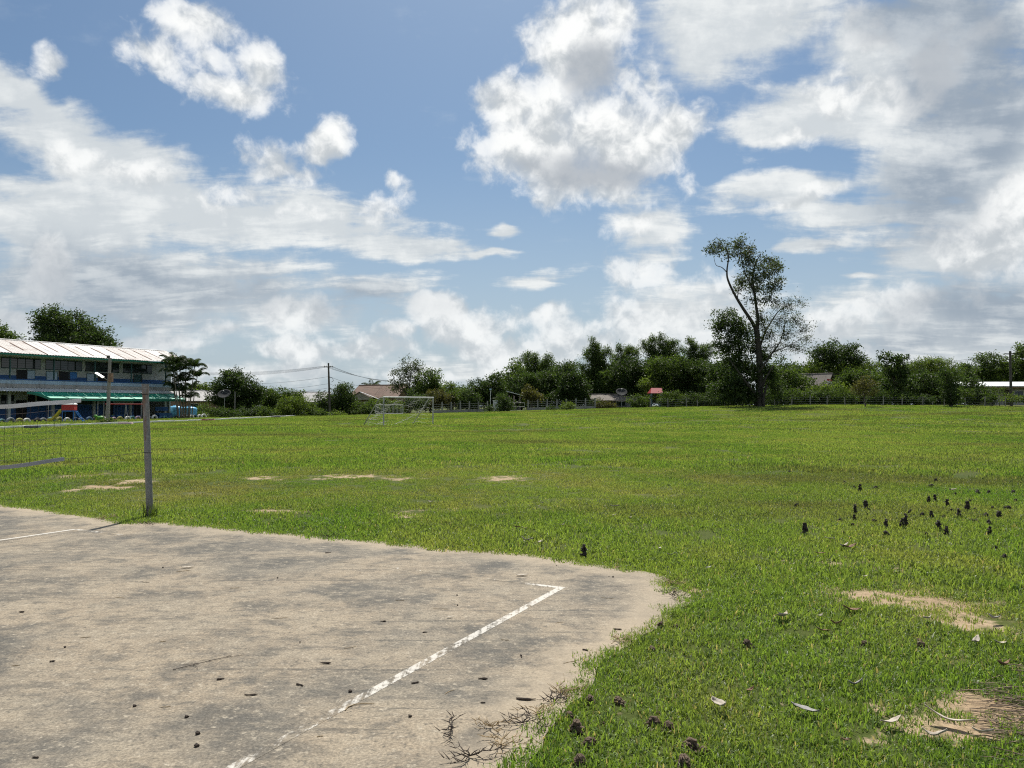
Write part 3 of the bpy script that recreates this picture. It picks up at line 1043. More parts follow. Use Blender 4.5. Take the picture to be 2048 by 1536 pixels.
# ------------------------------------------------------------------ net and its posts
def build_net():
    BP = gp(300, 1035)
    top = at(289, 769, BP.y)
    u = Vector((-0.463, -0.886, 0))
    far = BP + u * 8.2

    def post(base, lean, h, label):
        t = thing('net_post', label, 'net post', base)
        p1 = Vector((lean.x, lean.y, h))
        mb = MB()
        N = 14
        mb.tube([p1 * (k / N) - Vector((0, 0, 0.25 if k == 0 else 0)) for k in range(N + 1)], [0.046 - 0.004 * k / N for k in range(N + 1)], 20, cap=False)
        mb.build('pipe', M['post'], t, True)
        mb = MB()
        a = p1 * 0.93
        mb.tube([a, p1], 0.0455, 20, cap=False)
        mb.tube([p1 - (p1 - a) * 0.05, p1 + Vector((0, 0, 0.006))], 0.047, 20)
        mb.build('end_collar', M['post'], t)
        for zf in (0.487, 0.925):
            mb = MB()
            c = p1 * zf
            for j in range(1):
                mb.tube([c + Vector((0.049 * math.cos(q), 0.049 * math.sin(q), 0.006 * j)) for q in np.linspace(0, 2 * math.pi, 17)], 0.004, 5, cap=False)
            mb.build('cord_tie', M['cord'], t)
        return t

    lean = Vector((top.x - BP.x, 0.02, 0))
    H = top.z
    post(BP, lean, H, 'leaning rusty grey pipe post in the grass at the edge of the concrete slab')
    post(far, Vector((0.03, 0.02, 0)), H, 'grey pipe post holding the other end of the net')

    def ztop(t): return 1.473 + 0.0158 * (t - 4.1) ** 2
    t = thing('net', 'low sports net with white top tape and grey bottom tape above the slab', 'net', tuple(BP + u * 4.1))
    off = -(BP + u * 4.1)
    P = lambda tt, z: BP + u * tt + off + Vector((0, 0, z))
    ts = np.linspace(1.02, 7.2, 60)
    bts = np.linspace(1.24, 7.0, 60)
    nrm = Vector((-u.y, u.x, 0))

    def band(tt, zf, w, th, wav):
        mb = MB()
        vs = []
        for i, a in enumerate(tt):
            z = zf(a) + 0.004 * math.sin(a * 9 + wav)
            c = P(a, z) + nrm * (0.012 * math.sin(a * 5 + wav))
            tw = 0.10 * math.sin(a * 3.1 + wav)
            for sz in (-1, 1):
                for sn in (-1, 1):
                    vs.append(c + Vector((0, 0, sz * w / 2)) + nrm * (sn * th + sz * tw * w))
        fs = []
        for i in range(len(tt) - 1):
            k = i * 4
            fs += [(k, k + 4, k + 6, k + 2), (k + 1, k + 3, k + 7, k + 5), (k + 2, k + 6, k + 7, k + 3), (k, k + 1, k + 5, k + 4)]
        k = (len(tt) - 1) * 4
        fs += [(0, 2, 3, 1), (k, k + 1, k + 3, k + 2)]
        mb.add(vs, fs)
        return mb
    band(ts, ztop, 0.050, 0.003, 0.3).build('top_tape', M['tape'], t)
    band(bts, lambda a: ztop(a) - 0.715, 0.046, 0.003, 1.7).build('bottom_tape', M['tape_grey'], t)
    mb = MB()
    for a in np.arange(1.28, 7.0, 0.095):
        j = 0.012 * math.sin(a * 17)
        mb.tube([P(a, ztop(a) - 0.02), P(a + j, ztop(a) - 0.36), P(a, ztop(a) - 0.70)], 0.0017, 3, cap=False)
    for k in range(1, 8):
        mb.tube([P(a, ztop(a) - k * 0.089 - 0.01 * math.sin(a * 4 + k)) for a in np.linspace(1.28, 7.0, 46)], 0.0017, 3, cap=False)
    o = mb.build('mesh_cords', M['cord'], t)
    o['kind'] = 'stuff'
    lx = lambda z, s: (lean * (z / H) if s == 0 else Vector((0.03, 0.02, 0)) * (z / H))
    for (ta, zf, zp, tb) in ((1.02, ztop, 1.715, 0), (1.24, lambda a: ztop(a) - 0.715, 0.905, 0), (7.2, ztop, 1.715, 1), (7.0, lambda a: ztop(a) - 0.715, 0.905, 1)):
        e = (BP if tb == 0 else far) + lx(zp, tb) + off + Vector((0, 0, zp))
        MB().tube([P(ta, zf(ta)), (P(ta, zf(ta)) + e) / 2 - Vector((0, 0, 0.012)), e], 0.0028, 5).build('tie_cord', M['cord'], t)


build_net()

# ------------------------------------------------------------------ school building
F0, F1 = Vector((-54.0, 81.0, 0)), Vector((-44.3, 99.0, 0))
FE = (F1 - F0).normalized()
FI = Vector((-FE.y, FE.x, 0))          # into the building


def u_at(px, v=0.0):
    """distance along the school front (v metres in front of it) for a photograph column"""
    a = (px - 1024.0) / FPX
    o = F0 - FI * v
    return (a * o.y - o.x) / (FE.x - a * FE.y)


def z_at(py, px, v=0.0):
    p = F0 - FI * v + FE * u_at(px, v)
    return CAM_H + ray(px, py)[1] * p.y


def build_school():
    t = thing('school_building', 'two storey blue and white school building with a pale ribbed roof', 'building', tuple(F0), math.atan2(FE.y, FE.x))
    U0, U1 = -16.0, 22.3
    D = 7.5

    def B(name, mat, u0, u1, v0, v1, z0, z1, parent=t):
        """v counts outwards from the front; local y points inwards"""
        mb = MB()
        mb.box(((u0 + u1) / 2, -(v0 + v1) / 2, (z0 + z1) / 2), (u1 - u0, abs(v1 - v0), z1 - z0))
        return mb.build(name, mat, parent)
    W = -2.0                       # the classroom wall stands back behind the gallery
    B('upper_wall', M['off_white'], U0, U1 - 0.1, W - 0.25, W, 3.97, 7.15)
    B('blue_dado', M['blue_wall'], U0, U1 - 0.1, W + 0.003, W + 0.03, 3.97, 4.92)
    B('ground_floor_wall', M['off_white'], U0, U1 - 4.1, W - 0.25, W, 0.0, 3.5)
    B('blue_dado', M['blue_wall'], U0, U1 - 4.1, W + 0.003, W + 0.03, 0.0, 1.75)
    B('end_wall', M['off_white'], U1 - 0.1, U1 + 0.12, -D, W + 0.0, 0.0, 7.2)
    B('back_wall', M['off_white'], U0, U1 - 0.1, -D - 0.2, -D, 0.0, 7.2)
    B('gallery_floor', M['grey_concrete'], U0, U1 + 0.1, W + 0.03, 0.0, 3.52, 3.94)
    B('gallery_kerb', M['pale_blue'], U0, U1 + 0.12, -0.16, 0.03, 3.944, 4.34)
    B('blue_coping', M['blue_wall'], U0, U1 + 0.13, -0.18, 0.05, 4.343, 4.47)
    B('eave_beam', M['off_white'], U0, U1 + 0.1, -0.12, 0.02, 6.86, 7.12)
    # windows high in the wall
    for (a, b) in ((-70, -12), (1, 80), (90, 163), (170, 237), (245, 303)):
        u0, u1 = u_at(a, W), u_at(b, W)
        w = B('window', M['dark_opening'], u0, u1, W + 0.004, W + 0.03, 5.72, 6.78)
        B('frame', M['teal_frame'], u0 - .05, u1 + .05, W + 0.032, W + 0.07, 5.66, 5.72, w)
        B('frame', M['teal_frame'], u0 - .05, u1 + .05, W + 0.032, W + 0.07, 6.78, 6.84, w)
        k = 5
        for i in range(k):
            c0, c1 = u0 + (u1 - u0) * i / k + 0.04, u0 + (u1 - u0) * (i + 1) / k - 0.04
            B('pane', M['glass'], c0, c1, W + 0.034, W + 0.042, 5.75, 6.75, w)
        for j in range(1, 4):
            B('louvre_bar', M['teal_frame'], u0, u1, W + 0.045, W + 0.065, 5.72 + j * 0.26, 5.745 + j * 0.26, w)
    for (a, b, kind) in ((33, 52, 0), (118, 137, 0), (196, 216, 0), (267, 282, 1), (-40, -22, 0)):
        u0, u1 = u_at(a, W), u_at(b, W)
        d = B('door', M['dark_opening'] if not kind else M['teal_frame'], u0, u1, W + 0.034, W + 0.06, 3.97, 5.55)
        B('door_frame', M['dark_wood'], u0 - .07, u0 - 0.003, W + 0.034, W + 0.09, 3.97, 5.62, d)
        B('door_frame', M['dark_wood'], u1 + 0.003, u1 + .07, W + 0.034, W + 0.09, 3.97, 5.62, d)
    for (a, b, z0, z1, m) in ((53, 68, 4.6, 5.5, 'pale_blue'), (92, 113, 4.5, 5.45, 'pale_blue'), (173, 190, 4.5, 5.4, 'pale_blue'), (137, 152, 4.75, 5.5, 'blue_plastic')):
        u0, u1 = u_at(a, W), u_at(b, W)
        bd = B('notice_board', M[m], u0, u1, W + 0.034, W + 0.06, z0, z1)
        B('board_frame', M['teal_frame'], u0 - .06, u0 - .003, W + 0.034, W + 0.075, z0 - .06, z1 + .06, bd)
        B('board_frame', M['teal_frame'], u1 + .003, u1 + .06, W + 0.034, W + 0.075, z0 - .06, z1 + .06, bd)
        B('board_frame', M['teal_frame'], u0, u1, W + 0.034, W + 0.075, z1 + 0.003, z1 + .06, bd)
    for a in (-60, 19, 107, 189, 262, 331):
        u0 = u_at(a, -0.06)
        B('gallery_post', M['teal_frame'], u0 - .06, u0 + .06, -0.12, -0.0, 4.475, 6.858)
        B('column', M['off_white'], u0 - .14, u0 + .14, -0.3, -0.02, 0.0, 3.515)
    mb = MB()
    for k, zz in enumerate((4.75, 5.0)):
        mb.tube([(u_at(318, 0), 0.06, zz), (U1 + 0.05, 0.06, zz)], 0.02, 6)
    for k in range(8):
        uu = u_at(318, 0) + (U1 - u_at(318, 0)) * k / 7
        mb.tube([(uu, 0.06, 4.475), (uu, 0.06, 5.02)], 0.018, 6)
    mb.build('railing', M['teal_frame'], t)
    # ground floor openings
    for (a, b, z0, z1) in ((32, 53, 0.0, 2.2), (206, 226, 0.0, 2.2), (268, 282, 0.0, 2.2), (126, 146, 0.0, 2.2), (-30, -10, 0, 2.2)):
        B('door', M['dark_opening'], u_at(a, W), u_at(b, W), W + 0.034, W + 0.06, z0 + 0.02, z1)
    for (a, b) in ((2, 28), (56, 70), (74, 118), (150, 196), (-60, -34)):
        u0, u1 = u_at(a, W), u_at(b, W)
        w = B('window', M['dark_opening'], u0, u1, W + 0.034, W + 0.05, 1.80, 2.75)
        for i in range(3):
            B('pane', M['glass'], u0 + (u1 - u0) * i / 3 + .05, u0 + (u1 - u0) * (i + 1) / 3 - .05, W + 0.052, W + 0.06, 1.85, 2.7, w)
    # roof: separate ribbed sheets
    vr, ve = -3.7, 1.35
    zr, ze = 8.85, 7.13
    step = 0.94
    k = int((U1 + 0.7 - (U0 - 0.5)) / step)
    rs = random.Random(4)
    for i in range(k):
        a = U0 - 0.5 + i * step
        for side in (0, 1):
            v1, z1 = (ve, ze) if side == 0 else (2 * vr - ve, ze)
            mb = MB()
            w = step - 0.03
            lift = rs.uniform(0, 0.02)
            p = []
            n = 6
            for j in range(n + 1):
                x = a + w * j / n
                rib = 0.05 if j % 2 == 0 else 0.0
                p += [(x, -vr, zr + rib + lift), (x, -v1, z1 + rib + lift), (x, -vr, zr + rib + lift - 0.02), (x, -v1, z1 + rib + lift - 0.02)]
            f = []
            for j in range(n):
                q = j * 4
                f += [(q, q + 1, q + 5, q + 4), (q + 2, q + 6, q + 7, q + 3), (q + 1, q + 3, q + 7, q + 5)]
            f += [(0, 2, 3, 1), (n * 4, n * 4 + 1, n * 4 + 3, n * 4 + 2)]
            mb.add(p, f)
            s = mb.build('roof_sheet', M['roof_tan'] if rs.random() < 0.4 else M['roof_white'], t)
            if side == 0 and i % 2 == 0:
                b2 = MB()
                x0, x1 = a - 0.05, a + 0.055
                L0 = rs.uniform(0, .25)
                L1 = rs.uniform(.6, 1.0)
                pt = lambda x, f_, dz: (x, -(vr + (v1 - vr) * f_), zr + (z1 - zr) * f_ + dz)
                b2.hexa([pt(x0, L0, .03), pt(x1, L0, .03), pt(x1, L1, .03), pt(x0, L1, .03), pt(x0, L0, .092), pt(x1, L0, .092), pt(x1, L1, .092), pt(x0, L1, .092)])
                b2.build('seam_cover', M['rust_seam'], s)
    mb = MB()
    mb.tube([(U0 - .5, -vr, zr + .04), (U1 + 0.45, -vr, zr + .04)], 0.10, 8)
    mb.build('ridge_cap', M['roof_white'], t)
    B('fascia', M['green_trim'], U0 - .5, U1 + .45, ve - 0.03, ve + 0.01, 6.93, 7.10)
    # white corrugated awning over the ground floor
    mb = MB()
    u = U0
    pts = []
    while u < u_at(348, 1.2):
        pts.append(u)
        u += 0.07
    n = len(pts)
    vs = []
    for j, x in enumerate(pts):
        w = 0.035 * math.sin(j * math.pi / 2)
        vs += [(x, -0.06, 3.50 + w), (x, -1.6, 3.13 + w), (x, -0.06, 3.48 + w), (x, -1.6, 3.11 + w)]
    fs = []
    for j in range(n - 1):
        q = j * 4
        fs += [(q, q + 1, q + 5, q + 4), (q + 2, q + 6, q + 7, q + 3), (q + 1, q + 3, q + 7, q + 5)]
    mb.add(vs, fs)
    mb.build('awning', M['corrugated'], t)
    # green canopy in front of it
    cu0, cu1 = u_at(60, 2.0), u_at(362, 2.9)
    npan = 9
    for i in range(npan):
        a, b = cu0 + (cu1 - cu0) * i / npan, cu0 + (cu1 - cu0) * (i + 1) / npan - 0.05
        a2, b2 = a + 1.6, b + 1.6
        if i >= npan - 2:
            a2, b2 = a + 1.6 - (1.6 if i == npan - 1 else 0.8) * 0 , b + 1.6
        mb = MB()
        mb.hexa([(a, -1.45, 3.05), (b, -1.45, 3.05), (min(b2, cu1 + .6), -3.0, 2.36), (a2, -3.0, 2.36),
                 (a, -1.45, 3.10), (b, -1.45, 3.10), (min(b2, cu1 + .6), -3.0, 2.41), (a2, -3.0, 2.41)])
        o = mb.build('canopy_panel', M['green_sheet'], t)
        c = MB()
        c.hexa([(b - .0, -1.45, 3.08), (b + .05, -1.45, 3.08), (min(b2 + .05, cu1 + .65), -3.0, 2.39), (min(b2, cu1 + .6), -3.0, 2.39),
                (b - .0, -1.45, 3.15), (b + .05, -1.45, 3.15), (min(b2 + .05, cu1 + .65), -3.0, 2.46), (min(b2, cu1 + .6), -3.0, 2.46)])
        c.build('rib', M['green_trim'], o)
    B('canopy_fascia', M['green_trim'], cu0 + 1.6, cu1 + .65, 3.003, 3.05, 2.12, 2.40)
    # its curved left end
    mb = MB()
    arc = []
    for k in range(9):
        f = k / 8
        arc.append((cu0 + 1.6 * f, -1.45 - 1.55 * f, 3.11 - 0.70 * f ** 1.6))
    vs = []
    for p in arc:
        vs += [(p[0], p[1], p[2]), (p[0] - .02, p[1], p[2] - 0.26)]
    mb.add(vs, [(2 * k, 2 * k + 1, 2 * k + 3, 2 * k + 2) for k in range(8)])
    mb.build('canopy_valance', M['green_trim'], t)
    for a in (97, 150, 196, 208, 283, 355):
        uu = u_at(a, 2.7)
        mb = MB()
        mb.tube([(uu, -2.7, -0.05), (uu, -2.7, 2.45)], 0.05, 8)
        mb.build('canopy_post', M['galv'], t)


build_school()


# ------------------------------------------------------------------ tyres set in the ground along the playground
def build_tyres():
    cols = {'white': (0.62, 0.62, 0.58), 'grey': (0.20, 0.22, 0.23), 'blue': (0.06, 0.12, 0.20), 'yellow': (0.36, 0.33, 0.10), 'pink': (0.34, 0.24, 0.30), 'teal': (0.10, 0.22, 0.24), 'black': (0.03, 0.03, 0.032)}
    mats = {k: simple('tyre_paint_' + k, c, 0.75, dirt=(0.05, 0.05, 0.045), dirt_amt=0.7, dirt_scale=3.0) for k, c in cols.items()}
    seq = ['teal', 'grey', 'yellow', 'white', 'black', 'grey', 'teal', 'yellow', 'white', 'black', 'grey', 'blue', 'black', 'white', 'pink', 'pink', 'yellow', 'white', 'teal', 'pink',
           'black', 'grey', 'white', 'blue', 'teal', 'blue', 'black', 'pink', 'grey', 'white', 'black', 'white', 'white']
    sizes = [.36, .46, .38, .36, .36, .42, .46, .42, .36, .33, .36, .42, .36, .42, .42, .34, .40, .42, .40, .40, .34, .34, .44, .34, .36, .34, .34, .38, .34, .40, .36, .40, .48]
    A, Bq = Vector((-47.0, 70.5, 0)), Vector((-40.4, 101.5, 0))
    d = (Bq - A)
    meshes = {}
    rz = math.atan2(d.y, d.x)

    def tyre_mesh(R):
        """tread, shoulders and side walls, lower part below ground"""
        prof = [(R * .60, -.075), (R * .66, -.105), (R * .88, -.11), (R * .97, -.085), (R, -.04), (R, .04), (R * .97, .085), (R * .88, .11), (R * .66, .105), (R * .60, .075)]
        vs, fs = [], []
        n = 22
        for k in range(n + 1):
            a = math.radians(-22 + 224 * k / n)
            for (r, w) in prof:
                vs.append((r * math.cos(a), w, r * math.sin(a)))
        m = len(prof)
        for k in range(n):
            for j in range(m):
                j2 = (j + 1) % m
                fs.append((k * m + j, (k + 1) * m + j, (k + 1) * m + j2, k * m + j2))
        me = bpy.data.meshes.new('tread')
        me.from_pydata(vs, [], fs)
        bm = bmesh.new(); bm.from_mesh(me)
        bmesh.ops.recalc_face_normals(bm, faces=bm.faces[:])
        bm.to_mesh(me); bm.free()
        return me
    for i, (c, R) in enumerate(zip(seq, sizes)):
        R *= 1.08
        p = A + d * ((i + 0.3) / (len(seq) - 0.4))
        me = tyre_mesh(R)
        o = link('half_buried_tyre', me, mats[c])
        o.location = (p.x + random.uniform(-.12, .12), p.y, gz(p.x, p.y) + random.uniform(-.04, .04))
        o.rotation_euler = (random.uniform(-.08, .08), 0, rz + random.uniform(-.12, .12))
        word = {'black': 'unpainted black'}.get(c, c + ' painted')
        tag(o, word + ' tyre half buried upright in the row before the school', 'tyre', 'half buried tyres before the school')


build_tyres()


# ------------------------------------------------------------------ playground
def build_playground():
    # slide with a red box on top
    b = gx(139, 74.5)
    rz = math.radians(12)
    t = thing('playground_slide', 'playground slide with red cabin, yellow chute and blue ladder behind the tyres', 'slide', tuple(b), rz)
    mb = MB().box((0, 0, 1.08), (1.05, .8, .10))
    for sx in (-1, 1):
        for sy in (-1, 1):
            mb.tube([(sx * .48, sy * .36, 0), (sx * .48, sy * .36, 1.9)], .035, 6)
    mb.build('platform', M['blue_plastic'], t)
    MB().box((0, 0, 1.42), (1.12, .86, .55)).build('cabin', M['red_plastic'], t)
    MB().hexa([(-.6, -.5, 1.72), (.6, -.5, 1.72), (.6, .5, 1.72), (-.6, .5, 1.72), (-.5, -.3, 1.84), (.5, -.3, 1.84), (.5, .3, 1.84), (-.5, .3, 1.84)]).build('cabin_roof', M['white_paint'], t)
    pts = [(-.58, 1.1), (-.8, .95), (-1.15, .5), (-1.45, .2), (-1.8, .12)]
    mb = MB()
    for (x0, z0), (x1, z1) in zip(pts, pts[1:]):
        mb.hexa([(x0, -.3, z0), (x0, .3, z0), (x1, .3, z1), (x1, -.3, z1), (x0, -.3, z0 + .05), (x0, .3, z0 + .05), (x1, .3, z1 + .05), (x1, -.3, z1 + .05)])
        for s in (-1, 1):
            mb.hexa([(x0, s * .30, z0), (x0, s * .36, z0), (x1, s * .36, z1), (x1, s * .30, z1), (x0, s * .30, z0 + .22), (x0, s * .36, z0 + .22), (x1, s * .36, z1 + .22), (x1, s * .30, z1 + .22)])
    mb.build('chute', M['yellow_plastic'], t)
    mb = MB()
    for s in (-1, 1):
        mb.tube([(.58, s * .28, 1.1), (1.35, s * .28, 0)], .04, 6)
    for k in range(5):
        f = (k + .6) / 5.4
        mb.tube([(.58 + .77 * f, -.28, 1.1 - 1.1 * f), (.58 + .77 * f, .28, 1.1 - 1.1 * f)], .03, 6)
    mb.build('ladder', M['blue_plastic'], t)
    # spring rider
    b = gx(196, 77.5)
    t = thing('spring_rider', 'bright green playground spring rider among the tyres', 'spring rider', tuple(b), .6)
    t.scale = (.75, .75, .75)
    mb = MB()
    mb.lathe([(.02, .92), (.16, .88), (.24, .74), (.22, .60), (.12, .52), (.02, .5)], 12, Matrix.Translation((-.25, 0, 0)))
    mb.build('head', M['green_plastic'], t, True)
    mb = MB()
    mb.lathe([(.02, -.55), (.18, -.42), (.27, -.1), (.25, .25), (.12, .5), (.02, .55)], 12, Matrix.Translation((.25, 0, .48)) @ Matrix.Rotation(math.radians(80), 4, 'Y'))
    mb.build('body', M['green_plastic'], t, True)
    MB().tube([(.2 + .12 * math.cos(k), .12 * math.sin(k), .02 + k * .0115) for k in np.linspace(0, 22, 60)], .018, 5).build('spring', M['steel_dark'], t)
    MB().tube([(-.1, -.22, .68), (-.1, .22, .68)], .02, 6).build('handle', M['yellow_plastic'], t)
    # swing set
    b = gx(252, 86.5)
    rz = math.atan2(FE.y, FE.x)
    t = thing('swing_set', 'grey metal swing set with three leaning frames beside the school', 'swing set', tuple(b), rz - .35)
    for x in (-2.0, 0, 2.0):
        mb = MB()
        for s in (-1, 1):
            mb.tube([(x, 0, 1.75), (x + .05, s * .75, -.05)], .035, 6)
        mb.tube([(x + .02, -.42, .75), (x + .02, .42, .75)], .025, 6)
        mb.build('side_frame', M['galv'], t)
    MB().tube([(-2.1, 0, 1.77), (2.1, 0, 1.77)], .04, 8).build('top_bar', M['red_plastic'], t)
    for x in (-1.35, -.65, .65, 1.35):
        s = MB().box((x, 0, .45), (.42, .18, .04)).build('swing_seat', M['blue_plastic'], t)
        for sx in (-1, 1):
            MB().tube([(x + sx * .19, 0, .46), (x + sx * .19, 0, 1.76)], .012, 5).build('chain', M['steel_dark'], s)
    # blue water tanks
    for i, (px, d, r, h) in enumerate(((351, 103.0, .95, 1.55), (379, 102.0, .97, 1.45))):
        b = gx(px, d)
        t = thing('water_tank', ('sky blue round water tank behind the palm stems' if i == 0 else 'sky blue round water tank at the open end of the tyre row'), 'water tank', tuple(b), 0)
        prof = [(r * .9, 0), (r * .96, .04)]
        for k in range(9):
            z = .1 + k * (h * .78 - .1) / 8
            prof.append((r * (1.0 if k % 2 else .975), z))
        prof += [(r * .97, h * .84), (r * .86, h * .93), (r * .6, h * .985), (r * .3, h), (0.01, h)]
        MB().lathe(prof, 28).build('tank_body', M['tank_blue'], t, True)
        MB().lathe([(.30, h - .01), (.30, h + .07), (.26, h + .10), (.01, h + .11)], 16).build('lid', M['tank_blue'], t)
        MB().tube([(r * .9, -.25, .12), (r + .12, -.3, .12), (r + .12, -.3, -.05)], .03, 6).build('outlet_pipe', M['pale_blue'], t)
    # blue basin
    b = gx(328, 97.5)
    t = thing('wash_basin', 'low blue concrete wash basin beside the water tank', 'basin', tuple(b), rz)
    mb = MB()
    for (c, s) in (((0, -.35, .33), (1.9, .08, .66)), ((0, .35, .33), (1.9, .08, .66)), ((-.91, 0, .33), (.08, .61, .66)), ((.91, 0, .33), (.08, .61, .66)), ((0, 0, .2), (1.73, .61, .08))):
        mb.box(c, s)
    mb.build('trough', M['blue_wall'], t)
    MB().tube([(-.6, .39, .66), (-.6, .39, 1.05), (-.6, .15, 1.05), (-.6, .15, .95)], .025, 6).build('tap_pipe', M['galv'], t)
    MB().box((0, .39, 1.2), (1.9, .06, .5)).build('splash_board', M['blue_wall'], t)
    for s in (-1, 1):
        MB().box((s * .9, .39, .82), (.06, .05, .32)).build('board_leg', M['dark_wood'], t)


build_playground()


# ------------------------------------------------------------------ kerb and painted blocks
def build_kerb():
    M['kerb_white'] = simple('kerb_whitewash', (0.80, 0.79, 0.74), 0.8, dirt=(.5, .48, .4), dirt_amt=.3)
    pts = [(-38.5, 42), (-35.4, 53), (-33.0, 66), (-30.9, 79.5), (-30.2, 95), (-29.6, 112)]
    t = thing('kerb', 'long white painted kerb along the edge of the playing field', 'kerb', (-33.0, 66, 0))
    n = 0
    for (a, b) in zip(pts, pts[1:]):
        a, b = Vector(a), Vector(b)
        L = (b - a).length
        k = max(1, int(L / 2.2))
        tt = (b - a).normalized()
        for i in range(k):
            p0, p1 = a.lerp(b, i / k) + tt * .01, a.lerp(b, (i + 1) / k) - tt * .01
            nr = Vector((tt.y, -tt.x)) * .14
            z = gz(p0.x, p0.y)
            hh = .17 + .02 * math.sin(n * 2.1)
            mb = MB()
            o = Vector((-33.0, 66))
            q = [p0 - nr - o, p1 - nr - o, p1 + nr - o, p0 + nr - o]
            mb.hexa([(v.x, v.y, z - .1) for v in q] + [(v.x, v.y, z + hh) for v in q])
            mb.build('kerb_stone', M['kerb_white'], t)
            n += 1
    for (px, py, d, w, m, lab) in ((66, 857, 52.5, 1.0, 'navy', 'dark blue painted concrete block beside the white kerb'),
                                   (252, 850, 63.0, 1.15, 'pink', 'pale pink painted concrete block beside the white kerb'),
                                   (417, 844, 77.0, 1.3, 'red_dull', 'dull red painted concrete block beside the white kerb'),
                                   (552, 838, 93.0, 1.1, 'black', 'black painted concrete block beside the far white kerb'),
                                   (664, 833, 110.0, 1.4, 'white_paint', 'white painted concrete block at the foot of the utility pole')):
        if m not in M:
            M[m] = simple('block_' + m, {'pink': (.62, .45, .44), 'red_dull': (.33, .12, .10), 'black': (.03, .03, .035), 'navy': (.02, .035, .09)}[m], .7, dirt=(.2, .17, .14))
        b = gx(px, d)
        mb = MB()
        mb.hexa([(-w / 2, -.2, -.05), (w / 2, -.2, -.05), (w / 2, .2, -.05), (-w / 2, .2, -.05), (-w / 2 + .05, -.16, .2), (w / 2 - .05, -.16, .2), (w / 2 - .05, .16, .2), (-w / 2 + .05, .16, .2)])
        o = mb.build('painted_block', M[m])
        o.location = b
        o.rotation_euler = (0, 0, 0.08)
        tag(o, lab, 'block', 'painted blocks along the kerb')


build_kerb()


# ------------------------------------------------------------------ goal
def build_goal():
    a, b = gp(767, 853.5), gx(866, 61.0)
    a.z = gz(a.x, a.y)
    d = (b - a); d.z = 0
    L = d.length
    t = thing('football_goal', 'white tubular football goal with torn net standing on the field', 'goal', tuple(a), math.atan2(d.y, d.x))
    H, R, back = 2.18, .055, 2.6
    for (x, nm) in ((0, 0), (L, 1)):
        MB().tube([(x, 0, -.1), (x, 0, H)], R, 10).build('goal_post', M['goal_grey'], t)
        MB().tube([(x, .02, H - .05), (x, .5, H - .06), (x, back, 0.0)], .035, 8).build('brace', M['goal_grey'], t)
    MB().tube([(-R, 0, H), (L + R, 0, H)], R, 10).build('crossbar', M['goal_white'], t)
    MB().tube([(0, back, .03), (L, back, .03)], .03, 8).build('ground_bar', M['goal_white'], t)
    rs = random.Random(3)
    mb = MB()

    def P(fx, fy):
        # net sheet: hangs from the bar, falls back to the ground bar, with a tear in it
        y = back * (.12 + .88 * fy) if fy > .12 else back * fy
        z = H * (1 - fy) - .28 * math.sin(fy * math.pi) + .10 * math.sin(fx * 17 + fy * 9)
        return Vector((fx * L, y, max(.04, z)))
    for i in range(27):
        f = i / 26
        hole = .25 < f < .62
        for (s0, s1) in (((0, .22), (.75, 1)) if hole else ((0, 1),)):
            mb.tube([P(f + .012 * math.sin(k * 5 + i), s0 + (s1 - s0) * k / 8) for k in range(9)], .007, 3, cap=False)
    for j in range(12):
        g = j / 11
        spans = ((0, .25), (.62, 1)) if .22 < g < .75 else ((0, 1),)
        for (s0, s1) in spans:
            mb.tube([P(s0 + (s1 - s0) * k / 12, g) for k in range(13)], .007, 3, cap=False)
    for sx in (0, L):
        for j in range(1, 7):
            z = H * j / 7.5
            mb.tube([(sx, 0, z), (sx, back * (1 - z / H) * .5, z - .1), (sx, back * (1 - z / H), z)], .007, 3, cap=False)
    o = mb.build('net_cords', M['goal_net'], t)
    o['kind'] = 'stuff'


M['goal_grey'] = simple('goal_post_paint', (0.40, 0.40, 0.37), 0.5, dirt=(.12, .10, .08), dirt_amt=.7, dirt_scale=3)
M['goal_white'] = simple('goal_bar_paint', (0.62, 0.62, 0.58), 0.5, dirt=(.3, .27, .22), dirt_amt=.5, dirt_scale=3)
M['goal_net'] = simple('goal_net_cord', (0.55, 0.55, 0.52), 0.8)
build_goal()


